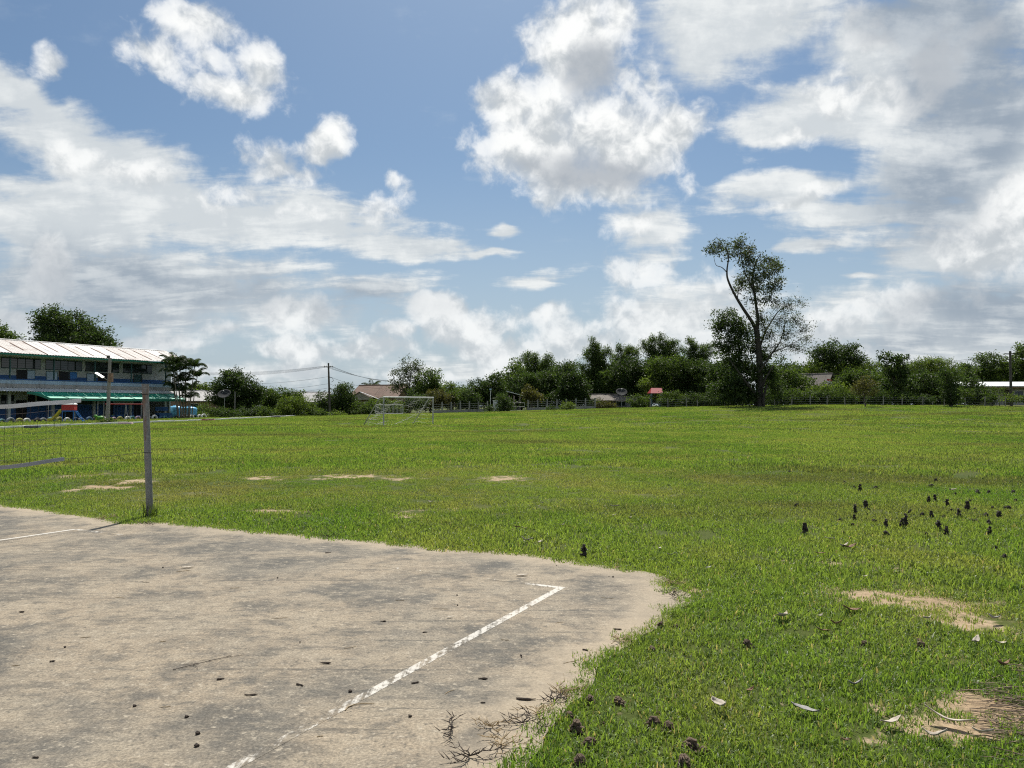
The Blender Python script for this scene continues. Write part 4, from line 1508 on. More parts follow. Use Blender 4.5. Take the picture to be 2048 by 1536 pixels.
# ------------------------------------------------------------------ poles, lamps, wires
def build_poles():
    def pole(px, d, ytop, r0, r1, mat, name, label, lean=0.0, square=False):
        b = gx(px, d)
        h = at(px, ytop, d).z - b.z
        t = thing(name, label, 'pole', tuple(b))
        mb = MB()
        mb.tube([(0, 0, -.3), (lean * .5, 0, h * .5), (lean, 0, h)], [r0, (r0 + r1) / 2, r1], 4 if square else 10)
        mb.build('pole_shaft', M[mat], t)
        return t, h
    # solar lamp pole by the kerb
    t, h = pole(216, 66.5, 716, .17, .13, 'concrete_pole', 'lamp_pole', 'concrete pole with a solar lamp standing behind the white kerb', .12, True)
    MB().box((-.02, 0, h + .1), (.2, .2, .24)).build('pole_cap', M['pole_dark'], t)
    zz = h - 1.45
    MB().box((.25, -.05, zz - .25), (.3, .28, .75)).build('control_box', M['brown_wall'], t)
    mm = Matrix.Translation((-.62, -.25, zz - .05)) @ Matrix.Rotation(math.radians(32), 4, 'Y') @ Matrix.Rotation(math.radians(22), 4, 'X')
    lamp = MB().box((0, 0, 0), (.8, .3, .05), mm).build('solar_lamp', M['white_paint'], t)
    MB().box((0, 0, .029), (.74, .25, .006), mm).build('solar_panel', M['light_roof'], lamp)
    MB().tube([(0, 0, zz - .5), (-.3, -.1, zz - .3), (-.6, -.24, zz - .1)], .03, 6).build('arm', M['galv'], t)
    MB().tube([(.0, .0, zz - .45), (.25, 0, zz - .25)], .04, 6).build('bracket', M['galv'], t)
    # thin posts
    pole(470, 110, 783, .085, .07, 'concrete_pole', 'fence_pole', 'thin concrete pole in front of the round mango tree')

    wires_t = []
    # main utility pole
    t, h = pole(660, 108, 726, .16, .11, 'pole_dark', 'utility_pole', 'dark leaning utility pole carrying cables at the far left of the field', -.25)
    arm = MB().box((-.22, 0, h - .55), (1.3, .1, .1)).build('cross_arm', M['pole_dark'], t)
    for x in (-.8, -.5, .05, .35):
        MB().lathe([(.03, h - .5), (.06, h - .46), (.03, h - .42), (.05, h - .38), (.01, h - .34)], 8, Matrix.Translation((x, 0, 0))).build('insulator', M['white_paint'], arm)
    MB().tube([(-.15, -.1, h - 2.0), (.35, -.1, h - 2.1), (.5, -.1, h - 2.5), (.2, -.1, h - 2.7)], .03, 5).build('cable_loop', M['cable'], t)
    bse = gx(660, 108)

    def wire(p, q, sag, label, group, r=.02):
        c = (Vector(p) + Vector(q)) / 2
        pts = []
        for k in range(17):
            f = k / 16
            v = Vector(p).lerp(Vector(q), f)
            v.z -= sag * 4 * f * (1 - f)
            pts.append(v - c)
        o = MB().tube(pts, r, 4).build('power_cable', M['cable'])
        o.location = c
        tag(o, label, 'cable', group)
    # a second pole hidden behind the school's roof end, a third behind the airy tree
    b2, b3 = gx(318, 128), gx(812, 142)
    t2, h2 = pole(318, 128, 735, .16, .11, 'pole_dark', 'utility_pole', 'utility pole behind the end of the school roof')
    t3, h3 = pole(812, 142, 758, .16, .11, 'pole_dark', 'utility_pole', 'utility pole hidden behind the airy tree')
    for k, (dz, dx) in enumerate(((-.45, -.8), (-.45, -.4), (-.45, .1), (-.45, .4), (-1.9, 0), (-2.9, 0), (-3.5, 0))):
        p = bse + Vector((dx - .15, 0, h + dz))
        wire(p, b2 + Vector((dx, 0, max(h2 + dz * .7, 3))), .75 + .12 * k, 'overhead cable running from the dark utility pole towards the palms', 'cables left of the utility pole', .017)
        wire(p, b3 + Vector((dx, 0, max(h3 + dz * .7, 3))), .6 + .1 * k, 'overhead cable running from the dark utility pole over the brown roof', 'cables right of the utility pole', .017)
    # right-hand pole
    t4, h4 = pole(2022, 96, 702, .17, .13, 'pole_dark', 'utility_pole', 'utility pole in front of the long white roofed house')
    b4 = gx(2022, 96)
    MB().box((0, 0, h4 - .35), (1.5, .1, .1)).build('cross_arm', M['pole_dark'], t4)
    b5 = gx(1440, 150)
    t5, h5 = pole(1440, 150, 745, .16, .12, 'pole_dark', 'utility_pole', 'utility pole behind the tall tree')
    b6 = b4 + Vector((34, -22, 0)); b6.z = gz(b6.x, b6.y)
    t6 = thing('utility_pole', 'utility pole further along the long white roofed house', 'pole', tuple(b6))
    MB().tube([(0, 0, -.3), (0, 0, h4)], [.17, .13], 10).build('pole_shaft', M['pole_dark'], t6)
    for k, (dz, dx) in enumerate(((-.3, -.6), (-.3, .6), (-1.0, 0), (-1.6, 0))):
        wire(b4 + Vector((dx, 0, h4 + dz)), b5 + Vector((dx, 0, h5 + dz)), 1.3, 'overhead cable above the trees left of the white roofed house', 'cables at the right of the field', .017)
        wire(b4 + Vector((dx, 0, h4 + dz)), b6 + Vector((dx, 0, h4 + dz)), .7, 'overhead cable above the long white roofed house', 'cables over the white roof', .015)
    # floodlight post by the gate pillar
    b = gx(981, 105)
    t = thing('floodlight_post', 'thin post with a small square floodlight beside the white gate pillar', 'floodlight', tuple(b))
    MB().tube([(0, 0, -.1), (0, 0, 3.0)], .05, 8).build('post', M['goal_white'], t)
    MB().box((0, -.06, 3.1), (.34, .16, .26)).build('lamp_head', M['steel_dark'], t)
    MB().box((0, -.145, 3.1), (.28, .01, .2)).build('lamp_glass', M['pale_blue'], t)


build_poles()


# ------------------------------------------------------------------ fences and gates
def build_fences():
    M['fence_concrete'] = simple('fence_concrete', (0.26, 0.255, 0.235), 0.9, dirt=(.10, .10, .09), dirt_amt=.7, dirt_scale=2)
    # concrete fence across the back of the field
    P0, P1 = gx(866, 106), gx(975, 107)
    Q0, Q1 = gx(1056, 108), gx(1190, 109)

    def concrete_fence(A, B_, label, npost, rails=3):
        t = thing('concrete_fence', label, 'fence', tuple(A), math.atan2(B_.y - A.y, B_.x - A.x))
        L = (B_ - A).to_2d().length
        rise = B_.z - A.z
        z = lambda x: rise * x / L
        for i in range(npost + 1):
            x = L * i / npost
            mb = MB()
            mb.hexa([(x - .10, -.09, z(x) - .2), (x + .10, -.09, z(x) - .2), (x + .10, .09, z(x) - .2), (x - .10, .09, z(x) - .2),
                     (x - .085, -.075, z(x) + 1.55), (x + .085, -.075, z(x) + 1.55), (x + .085, .075, z(x) + 1.55), (x - .085, .075, z(x) + 1.55)])
            mb.build('post', M['fence_concrete'], t)
            if i < npost:
                x1 = L * (i + 1) / npost
                mb = MB()
                mb.hexa([(x + .11, -.05, z(x) - .2), (x1 - .11, -.05, z(x1) - .2), (x1 - .11, .05, z(x1) - .2), (x + .11, .05, z(x) - .2),
                         (x + .11, -.05, z(x) + .45), (x1 - .11, -.05, z(x1) + .45), (x1 - .11, .05, z(x1) + .45), (x + .11, .05, z(x) + .45)])
                mb.build('base_panel', M['fence_concrete'], t)
                for r in range(rails):
                    zz = .68 + r * .28
                    mb = MB()
                    mb.tube([(x + .09, 0, z(x) + zz), (x1 - .09, 0, z(x1) + zz)], .028, 4)
                    mb.build('rail', M['fence_concrete'], t)
    concrete_fence(P0, P1, 'low concrete post and rail fence between the goal and the gate pillar', 6)
    concrete_fence(Q0, Q1, 'low concrete post and rail fence in front of the dark mango trees', 7)
    # gate pillar and gate
    b = gx(991, 105.5)
    t = thing('gate_pillar', 'white square gate pillar in the gap of the concrete fence', 'pillar', tuple(b))
    MB().box((0, 0, .72), (.66, .45, 1.6)).build('shaft', M['white_paint'], t)
    MB().box((0, 0, 1.56), (.76, .55, .08)).build('cap', M['white_paint'], t)
    for k in range(3):
        MB().box((-.12 + .12 * k, -.228, 1.05 - .2 * (k % 2)), (.07, .006, .3)).build('panel_mark', M['grey_concrete'], t)
    A = gx(1000, 106.5)
    t = thing('field_gate', 'thin pipe gate beside the white gate pillar', 'gate', tuple(A))
    L = 3.4
    for x in (0, L / 2, L):
        MB().tube([(x, 0, 0), (x, 0, 1.25)], .03, 6).build('upright', M['goal_grey'], t)
    for z in (.15, .7, 1.22):
        MB().tube([(0, 0, z), (L, 0, z)], .025, 6).build('bar', M['goal_grey'], t)
    # white barred gate behind the goal
    A, B_ = gx(752, 97), gx(806, 99)
    t = thing('barred_gate', 'white barred steel gate standing behind the goal', 'gate', tuple(A), math.atan2(B_.y - A.y, B_.x - A.x))
    L = (B_ - A).to_2d().length
    for x in (0, L):
        MB().tube([(x, 0, -.05), (x, 0, 1.45)], .04, 6).build('gate_post', M['goal_white'], t)
    for z in (.25, 1.38):
        MB().tube([(0, 0, z), (L, 0, z)], .03, 6).build('rail', M['goal_white'], t)
    for k in range(1, 20):
        MB().tube([(L * k / 20, 0, .25), (L * k / 20, 0, 1.38)], .016, 5).build('bar', M['goal_white'], t)
    # barbed wire fence on the right
    t0 = gx(1300, 104)
    t = thing('wire_fence', 'barbed wire fence on pale concrete posts before the trees', 'fence', tuple(t0))
    pts = []
    for px, d in ((1300, 104), (1336, 103.5), (1373, 103), (1395, 103), (1450, 102.5), (1486, 102), (1549, 101), (1583, 100.5), (1620, 100), (1654, 99.5), (1690, 99), (1728, 98), (1766, 97.5), (1804, 97), (1845, 96), (1888, 95), (1930, 94), (1969, 93), (2010, 92), (2055, 91), (2110, 89)):
        p = gx(px, d)
        pts.append(p)
        h = random.uniform(1.0, 1.35)
        q = p - t0
        mb = MB()
        mb.tube([q - Vector((0, 0, .2)), q + Vector((random.uniform(-.08, .08), 0, h))], [.075, .065], 4)
        mb.build('post', M['concrete_pole'], t)
    for k in range(4):
        mb = MB()
        mb.tube([p - t0 + Vector((0, -.09, .25 + .27 * k)) for p in pts], .009, 4)
        mb.build('wire', M['galv'], t)


build_fences()


# ------------------------------------------------------------------ houses around the field
def gable_house(name, label, base, rz, w, dp, h, rh, wall, roof, over=.6, roof_parts=6, ridge_x=True, extras=None):
    """ridge along local x; sheets laid across each slope"""
    t = thing(name, label, 'house', tuple(base), rz)
    mb = MB().box((0, 0, h / 2 - .1), (w, dp, h + .2))
    mb.build('wall', M[wall], t)
    for s in (-1, 1):
        mb = MB()
        x = s * w / 2
        mb.add([(x, -dp / 2, h), (x, dp / 2, h), (x, 0, h + rh), (x - s * .15, -dp / 2, h), (x - s * .15, dp / 2, h), (x - s * .15, 0, h + rh)], [(0, 1, 2), (3, 5, 4), (0, 3, 4, 1), (1, 4, 5, 2), (2, 5, 3, 0)])
        mb.build('gable', M[wall], t)
    k = rh / (dp / 2)
    for i in range(roof_parts):
        x0 = -w / 2 - over + (w + 2 * over) * i / roof_parts + .01
        x1 = -w / 2 - over + (w + 2 * over) * (i + 1) / roof_parts - .01
        for s in (-1, 1):
            ye, ze = s * (dp / 2 + over), h - over * k
            mb = MB()
            mb.hexa([(x0, 0, h + rh + .02), (x1, 0, h + rh + .02), (x1, ye, ze + .02), (x0, ye, ze + .02),
                     (x0, 0, h + rh + .09), (x1, 0, h + rh + .09), (x1, ye, ze + .09), (x0, ye, ze + .09)])
            mb.build('roof_sheet', M[roof], t)
    MB().tube([(-w / 2 - over, 0, h + rh + .1), (w / 2 + over, 0, h + rh + .1)], .1, 6).build('ridge_cap', M[roof], t)
    return t


def window_on(t, x, z, w, h, y, wallmat='white_paint'):
    win = MB().box((x, y - .02, z), (w, .04, h)).build('window', M['dark_opening'], t)
    for s in (-1, 1):
        MB().box((x + s * (w / 2 + .03), y - .04, z), (.06, .08, h + .12)).build('frame', M[wallmat], win)
        MB().box((x, y - .04, z + s * (h / 2 + .03)), (w, .08, .06)).build('frame', M[wallmat], win)
    for k in range(2):
        MB().box((x - w / 4 + k * w / 2, y - .045, z), (w / 2 - .06, .008, h - .06)).build('pane', M['glass'], win)


def build_houses():
    # house behind the palms
    t = gable_house('house', 'house with pale ribbed roof and brown wall behind the water tanks', gx(392, 132), .75, 8, 6.5, 2.6, 1.5, 'brown_wall', 'grey_roof')
    window_on(t, -1.5, 1.4, 1.2, 1.0, -3.25)
    # pale gable behind the mango
    t = gable_house('house', 'white gabled house half hidden behind the round mango tree', gx(510, 138), 1.2, 8, 6, 2.5, 1.5, 'white_paint', 'light_roof')
    window_on(t, 0, 1.4, 1.2, 1.0, -3.0)
    t = gable_house('house', 'house with a plain grey roof left of the dark utility pole', gx(622, 142), .25, 6.0, 6, 2.5, 1.5, 'off_white', 'grey_roof')
    window_on(t, 0, 1.4, 1.2, 1.0, -3.0)
    # brown roofed house with a porch gable in front
    b = gx(766, 131)
    t = gable_house('house', 'house with brown tiled roof and a tan porch gable behind the goal', b, -.30, 7.6, 6.5, 3.0, 1.75, 'brown_wall', 'brown_roof', over=.8)
    window_on(t, -1, 1.5, 1.4, 1.1, -3.25)
    window_on(t, 2, 1.5, 1.4, 1.1, -3.25)
    pb = gx(725, 124)
    pz = gz(pb.x, pb.y)
    p = thing('porch', 'open porch with tan gable and one roof slope coloured pale as sunlit before the brown roofed house', 'porch', (pb.x, pb.y, pz), .12)
    for sx in (-1.6, 1.6):
        for sy in (-1.5, 1.5):
            MB().box((sx, sy, 1.1), (.22, .22, 2.4)).build('column', M['off_white'], p)
    mb = MB()
    mb.add([(-2.2, -1.9, 2.3), (2.2, -1.9, 2.3), (-.3, -1.9, 3.5), (-2.2, -1.8, 2.3), (2.2, -1.8, 2.3), (-.3, -1.8, 3.5)], [(0, 1, 2), (3, 5, 4), (0, 3, 4, 1), (1, 4, 5, 2), (2, 5, 3, 0)])
    mb.build('gable', M['tan_wall'], p)
    for s, x1 in ((-1, -2.6), (1, 2.9)):
        for k in range(4):
            y0, y1 = -2.2 + k * 1.15, -2.2 + (k + 1) * 1.15 - .03
            ze = 2.28 if s > 0 else 2.2
            mb = MB()
            mb.hexa([(-.3, y0, 3.52), (x1, y0, ze), (x1, y1, ze), (-.3, y1, 3.52), (-.3, y0, 3.60), (x1, y0, ze + .08), (x1, y1, ze + .08), (-.3, y1, 3.60)])
            mb.build('roof_sheet', M['light_roof'] if s > 0 else M['brown_roof'], p)  # right slope gets a paler sheet: sunlight on it is put into the colour
    # shed with white mono-pitch roof
    b = gx(1032, 117)
    t = thing('shed', 'small open shed with bright white sloping roof behind the pipe gate', 'shed', tuple(b))
    for i, (x, y) in enumerate(((-1.0, -1.0), (-.3, -1.0), (.6, -1.0), (-1.0, 1.0), (.6, 1.0))):
        MB().box((x, y, 1.1), (.18, .18, 2.4)).build('column', M['pink_wall'], t)
    MB().box((0, .95, .6), (2.0, .08, 1.2)).build('back_wall', M['grey_concrete'], t)
    for k in range(3):
        y0, y1 = -1.5 + k * 1.0, -1.5 + (k + 1) * 1.0 - .03
        mb = MB()
        mb.hexa([(-1.5, y0, 2.95), (1.55, y0, 2.1), (1.55, y1, 2.1), (-1.5, y1, 2.95), (-1.5, y0, 3.05), (1.55, y0, 2.2), (1.55, y1, 2.2), (-1.5, y1, 3.05)])
        mb.build('roof_sheet', M['corrugated'], t)
    # low dark house with a dish
    b = gx(1222, 116)
    t = gable_house('house', 'low dark house with a pale eave line behind the bamboo', b, .06, 6.0, 5, 1.25, .75, 'dark_wood', 'thatch', over=.5)
    MB().box((-.2, -3.06, 1.12), (7.0, .06, .10)).build('eave_board', M['pink_wall'], t)
    window_on(t, 1.0, .65, 1.4, .6, -2.5)
    for k in range(9):
        MB().box((1.6 + .18 * k, -3.2, .45), (.1, .05, .9)).build('paling', M['grey_concrete'], t)

    def dish(px, py, d, rpx, label, tilt, base=None):
        c = at(px, py, d)
        g = gz(c.x, d)
        t = thing('satellite_dish', label, 'satellite dish', (c.x, d, g))
        R = rpx / FPX * d
        zc = c.z - g
        m = Matrix.Translation((0, 0, zc)) @ Matrix.Rotation(math.radians(tilt), 4, 'X')
        prof = [(.02 + (R - .02) * k / 6, .28 * R * (k / 6) ** 2) for k in range(7)]
        MB().lathe(prof + [(r, z + .02) for r, z in reversed(prof)], 24, m).build('reflector', M['dish'], t, True)
        mb = MB()
        for k in range(8):
            a = k * math.pi / 4
            mb.tube([m @ Vector((.02, 0, -.02)), m @ Vector((R * .55 * math.cos(a), R * .55 * math.sin(a), .28 * R * .3 - .02)), m @ Vector((R * math.cos(a), R * math.sin(a), .28 * R - .01))], .02, 4)
        mb.build('rib', M['galv'], t)
        mb = MB()
        for k in range(3):
            a = k * 2 * math.pi / 3
            mb.tube([m @ Vector((R * .8 * math.cos(a), R * .8 * math.sin(a), .2 * R)), m @ Vector((0, 0, R * .8))], .015, 4)
        mb.lathe([(.01, R * .76), (.07, R * .78), (.07, R * .88), (.01, R * .9)], 8, m)
        mb.build('feed_arm', M['galv'], t)
        MB().tube([(0, .05, -.1), (0, .05, zc)], .05, 8).build('mast', M['galv'], t)
    dish(1243, 786, 111.5, 11.5, 'grey mesh satellite dish beside the low dark house', 38)
    dish(449, 790, 108, 13, 'dark mesh satellite dish in front of the round mango tree', 40)
    # red roofed shrine on posts
    b = gx(1311, 109)
    t = thing('spirit_house', 'small red roofed shrine raised on slim posts', 'shrine', tuple(b), .1)
    for sx in (-.65, .65):
        for sy in (-.4, .4):
            MB().tube([(sx, sy, -.1), (sx, sy, 2.0)], .05, 6).build('post', M['pale_blue'], t)
    MB().box((0, 0, 1.5), (1.5, .95, .1)).build('floor', M['dark_wood'], t)
    mb = MB()
    mb.hexa([(-.95, -.85, 2.0), (.8, -.85, 2.0), (.8, .1, 2.0), (-.95, .1, 2.0), (-.6, 0, 2.75), (.95, 0, 2.75), (.95, .08, 2.75), (-.6, .08, 2.75)])
    mb.build('roof_sheet', M['red_roof'], t)
    mb = MB()
    mb.hexa([(-.95, .12, 2.0), (.8, .12, 2.0), (.8, .95, 2.0), (-.95, .95, 2.0), (-.6, .1, 2.75), (.95, .1, 2.75), (.95, .14, 2.75), (-.6, .14, 2.75)])
    mb.build('roof_sheet', M['red_roof'], t)
    # thatched roof on the right
    t = gable_house('house', 'house with steep grey thatched roof among the trees', gx(1632, 124), -.75, 4.6, 4.4, 2.9, 2.0, 'dark_wood', 'thatch', over=.4)
    window_on(t, 0, 1.5, 1.0, .9, -2.2)
    b = gx(1654, 118)
    t = thing('flag', 'small red and white flag on a pole among the shrubs', 'flag', tuple(b))
    MB().tube([(0, 0, -.1), (0, 0, 3.9)], .03, 6).build('flag_pole', M['goal_white'], t)
    zt = at(1654, 758, 118).z - b.z
    for k, (m, z0, z1) in enumerate((('red_plastic', .28, .62), ('white_paint', .0, .28))):
        vs = []
        for i in range(7):
            f = i / 6
            y = .06 * math.sin(f * 7)
            vs += [(.03 + .8 * f, y, zt - .75 + z0 + .25 * (1 - f)), (.03 + .8 * f, y, zt - .75 + z1 + .18 * (1 - f)), (.03 + .8 * f, y + .01, zt - .75 + z0 + .25 * (1 - f)), (.03 + .8 * f, y + .01, zt - .75 + z1 + .18 * (1 - f))]
        fs = []
        for i in range(6):
            q = i * 4
            fs += [(q, q + 4, q + 5, q + 1), (q + 2, q + 3, q + 7, q + 6)]
        MB().add(vs, fs).build('cloth_stripe', M[m], t)
    # long house with white roof at the right
    b = gx(2030, 103)
    t = thing('house', 'long low house with flat white roof and grey wall at the field corner', 'house', tuple(b), -.05)
    W, z0 = 15.0, -.2
    MB().box((2.6, 2.2, 1.05), (10.2, 4, 2.5)).build('wall', M['tan_wall'], t)
    MB().box((2.6, .17, .42), (10.2, .06, .85)).build('plinth', M['grey_concrete'], t)
    for k in range(12):
        x0, x1 = -7.0 + k * 1.25, -7.0 + (k + 1) * 1.25 - .02
        mb = MB()
        mb.hexa([(x0, -1.1, 2.42), (x1, -1.1, 2.42), (x1, 4.6, 3.15), (x0, 4.6, 3.15), (x0, -1.1, 2.50), (x1, -1.1, 2.50), (x1, 4.6, 3.23), (x0, 4.6, 3.23)])
        mb.build('roof_sheet', M['corrugated'], t)
    MB().box((.5, -1.0, 2.33), (15, .06, .16)).build('eave_board', M['brown_wall'], t)
    window_on(t, .6, 1.35, 1.1, .95, .2)
    window_on(t, 4.2, 1.35, 1.1, .95, .2)
    MB().box((-.9, .16, 1.0), (.95, .06, 2.0)).build('door', M['dark_wood'], t)
    for x in (-6.4, -3.6):
        MB().tube([(x, -.8, -.1), (x, -.8, 2.45)], .07, 8).build('column', M['concrete_pole'], t)


build_houses()
# ------------------------------------------------------------------ plants
LEAF = {
    'mango': leaf_mat('mango_leaf', (0.0109, 0.0234, 0.0078), (0.0546, 0.0858, 0.0203), 0.34),
    'dark': leaf_mat('dark_leaf', (0.0125, 0.0257, 0.0094), (0.0663, 0.1014, 0.0265), 0.38),
    'mid': leaf_mat('mid_green_leaf', (0.0187, 0.0359, 0.0101), (0.0936, 0.1365, 0.0312), 0.42),
    'light': leaf_mat('light_green_leaf', (0.0351, 0.0608, 0.0125), (0.1287, 0.1716, 0.0351), 0.46),
    'bamboo': leaf_mat('bamboo_leaf', (0.0203, 0.0406, 0.0117), (0.1053, 0.1482, 0.0374), 0.45),
    'euca': leaf_mat('greyish_leaf', (0.0250, 0.0374, 0.0187), (0.0819, 0.1014, 0.0452), 0.38),
    'olive': leaf_mat('olive_leaf', (0.0328, 0.0359, 0.0140), (0.1131, 0.1053, 0.0359), 0.38),
    'palm': leaf_mat('palm_leaflet', (0.0109, 0.0250, 0.0086), (0.0546, 0.0858, 0.0218), 0.32),
    'banana': leaf_mat('banana_leaf', (0.0468, 0.0780, 0.0172), (0.1248, 0.1638, 0.0351), 0.5),
    'tussock': leaf_mat('tussock_blade', (0.0312, 0.0624, 0.0109), (0.1014, 0.1326, 0.0273), 0.45),
}
BARK = simple('grey_brown_bark', (0.095, 0.080, 0.062), 0.9, vary=.3, vscale=6, dirt=(.04, .034, .028), dirt_amt=.6, dirt_scale=3, bump=.5)
BARK_DARK = simple('dark_bark', (0.050, 0.043, 0.034), 0.9, vary=.3, vscale=6, bump=.5)
BAMBOO_STEM = simple('bamboo_culm', (0.13, 0.14, 0.05), 0.5)
PALM_STEM = simple('palm_stem', (0.16, 0.14, 0.10), 0.85, dirt=(.07, .06, .05), dirt_scale=4)


def unit(v):
    return v / np.maximum(np.linalg.norm(v, axis=-1, keepdims=True), 1e-9)


def leaf_quads(p, axis, rng, L, W, tint):
    """a pointed leaf at each point p, along axis"""
    n = len(p)
    r = unit(rng.normal(size=(n, 3)))
    side = unit(np.cross(axis, r))
    l = (L * rng.uniform(.65, 1.3, n))[:, None]
    w = (W * rng.uniform(.7, 1.25, n))[:, None]
    up = np.cross(side, axis)
    mid = p + axis * l * .48 + up * l * .06
    v = np.stack([p, mid + side * w * .5, p + axis * l, mid - side * w * .5], 1).reshape(-1, 3)
    f = np.arange(4 * n).reshape(-1, 4)
    return v, f, np.repeat(tint, 4)


def leaves_object(name, v, f, t, mat, parent):
    me = mesh_np(name, v, f)
    me.attributes.new('tint', 'FLOAT', 'POINT').data.foreach_set('value', t.astype(np.float32))
    return link(name, me, mat, parent)


def lobe(px, py, rpx, rpy, d, dd=0.0, depth=None):
    c = at(px, py, d + dd)
    rx, rz = rpx / FPX * d, rpy / FPX * d
    return (np.array(c), np.array([rx, depth or (rx + rz) * .5, rz]))


def crown(lobes, rng, L=.30, W=.16, dens=120, clump_r=.55, per=34, droop=.25, fill=.45, twigs=None, rough=.28):
    dens = dens * 1.55
    """leaf clumps spread through uneven lobes"""
    V, F, T = [], [], []
    ends = []
    k = 0
    for (c, r) in lobes:
        area = math.pi * (r[0] * r[2] + r[0] * r[1] + r[1] * r[2]) / 3
        ncl = max(3, int(area * dens / per))
        d = unit(rng.normal(size=(ncl, 3)))
        rad = fill + (1 - fill) * rng.random(ncl) ** .6
        bump = 1 + rough * np.sin(d[:, 0] * 5 + c[0] * 3 + 2 * d[:, 2]) * np.cos(d[:, 2] * 4 + c[2]) + rough * rng.normal(size=ncl) * .45
        cc = c + d * r * (rad * bump)[:, None]
        ends.append(cc)
        ct = rng.random(ncl)
        m = np.maximum(4, rng.poisson(per, ncl))
        idx = np.repeat(np.arange(ncl), m)
        n = len(idx)
        cr = clump_r * rng.uniform(.6, 1.35, ncl)
        off = rng.normal(size=(n, 3)) * np.array([1, 1, .72]) * .55
        p = cc[idx] + off * cr[idx][:, None]
        ax = unit(rng.normal(size=(n, 3)) * .8 + unit(off + 1e-6) * .6 + d[idx] * .3 + np.array([0, 0, -droop]))
        v, f, t = leaf_quads(p, ax, rng, L, W, np.clip(ct[idx] * .55 + rng.random(n) * .55, 0, 1))
        V.append(v); F.append(f + k); T.append(t)
        k += len(v)
    return np.concatenate(V), np.concatenate(F), np.concatenate(T), ends


def limb(mb, a, b, r0, r1, rng, bow=.12, n=6, sides=7):
    a, b = Vector(a), Vector(b)
    L = (b - a).length
    s = Vector(rng.normal(size=3)) * bow * L * .5
    s.z = abs(s.z) * .4
    pts, rad = [], []
    for i in range(n + 1):
        f = i / n
        q = a.lerp(b, f) + s * 4 * f * (1 - f) * .5 + Vector(rng.normal(size=3)) * .025 * L * (1 if 0 < i < n else 0)
        pts.append(q)
        rad.append(r0 + (r1 - r0) * f)
    mb.tube(pts, rad, sides)
    return pts


def tree(name, label, base, lobes, seed, leaf='dark', trunk_r=.18, L=.30, W=.16, dens=120, clump_r=.55, per=34, droop=.25,
         fill=.45, bark=None, group=None, cat='tree', twigs=0, rough=.28, fork=.45, path=None):
    rng = np.random.default_rng(seed)
    base = Vector(base)
    t = thing(name, label, cat, tuple(base), 0, group)
    v, f, tt, ends = crown(lobes, rng, L, W, dens, clump_r, per, droop, fill, rough=rough)
    leaves_object('crown', v - np.array(base), f, tt, LEAF[leaf], t)
    mb = MB()
    cs = [Vector(c) - base for c, r in lobes]
    mean = sum(cs, Vector()) / len(cs)
    zlow = min(c.z - r[2] for c, r in [(Vector(c) - base, r) for c, r in lobes])
    fz = max(.3, mean.z * fork)
    forkp = Vector((mean.x * .35, mean.y * .35, fz))
    if path is None:
        pts = limb(mb, (0, 0, -.25), forkp, trunk_r, trunk_r * .72, rng, .08, 6, 9)
    for (c, r), e in zip([(Vector(c) - base, r) for c, r in lobes], ends):
        limb(mb, forkp, c, trunk_r * .55, trunk_r * .2, rng, .16, 5, 6)
        for j in range(min(len(e), max(4, twigs))):
            q = Vector(e[j]) - base
            limb(mb, c.lerp(forkp, .12), q, trunk_r * .17, .012, rng, .15, 3, 4)
    mb.build('trunk', bark or BARK, t, True)
    return t


def bamboo(label, base, culms, seed, leaf='bamboo', group='bamboo clumps behind the field', dens=1.0):
    """culms: list of (tip px, tip py, d, droop metres sideways)"""
    rng = np.random.default_rng(seed)
    base = Vector(base)
    t = thing('bamboo_clump', label, 'bamboo', tuple(base), 0, group)
    mb = MB()
    V, F, T = [], [], []
    k = 0
    for (px, py, d, arch) in culms:
        top = Vector(at(px, py, d)) - base
        foot = Vector((rng.normal() * .45, rng.normal() * .45, -.15))
        pts = []
        for i in range(13):
            f = i / 12
            s = f ** 2.2
            x = foot.x + (top.x - foot.x) * s
            y = foot.y + (top.y - foot.y) * s
            z = top.z * min(1.0, f * 1.06)
            if f > .86:
                g = (f - .86) / .14
                x += arch * g * g
                z = top.z * (.912 + .088 * math.sin(min(1, g * 1.1) * math.pi * .62)) - abs(arch) * .55 * g * g
            pts.append(Vector((x, y, z)))
        mb.tube(pts, [.045 - .036 * i / 12 for i in range(13)], 5)
        # leafy side shoots, denser upwards, hanging
        n = int(36 * dens)
        for j in range(n):
            f = .25 + .75 * rng.random() ** .6
            i = min(11, int(f * 12))
            p = pts[i].lerp(pts[i + 1], f * 12 - i)
            sp = .62 - .40 * f
            c = np.array(p) + rng.normal(size=3) * np.array([sp, sp, .3])
            m = 30
            hang = rng.random(m) * .9
            q = c + rng.normal(size=(m, 3)) * np.array([.26, .26, .14]) + np.array([0, 0, -1]) * hang[:, None] * .75
            ax = unit(rng.normal(size=(m, 3)) * .55 + np.array([0, 0, -.75]))
            v, fq, tt = leaf_quads(q, ax, rng, .34, .085, np.clip(rng.random() * .6 + rng.random(m) * .5, 0, 1))
            V.append(v); F.append(fq + k); T.append(tt); k += len(v)
    leaves_object('foliage', np.concatenate(V), np.concatenate(F), np.concatenate(T), LEAF[leaf], t)
    o = mb.build('culms', BAMBOO_STEM, t)
    o['kind'] = 'stuff'
    return t


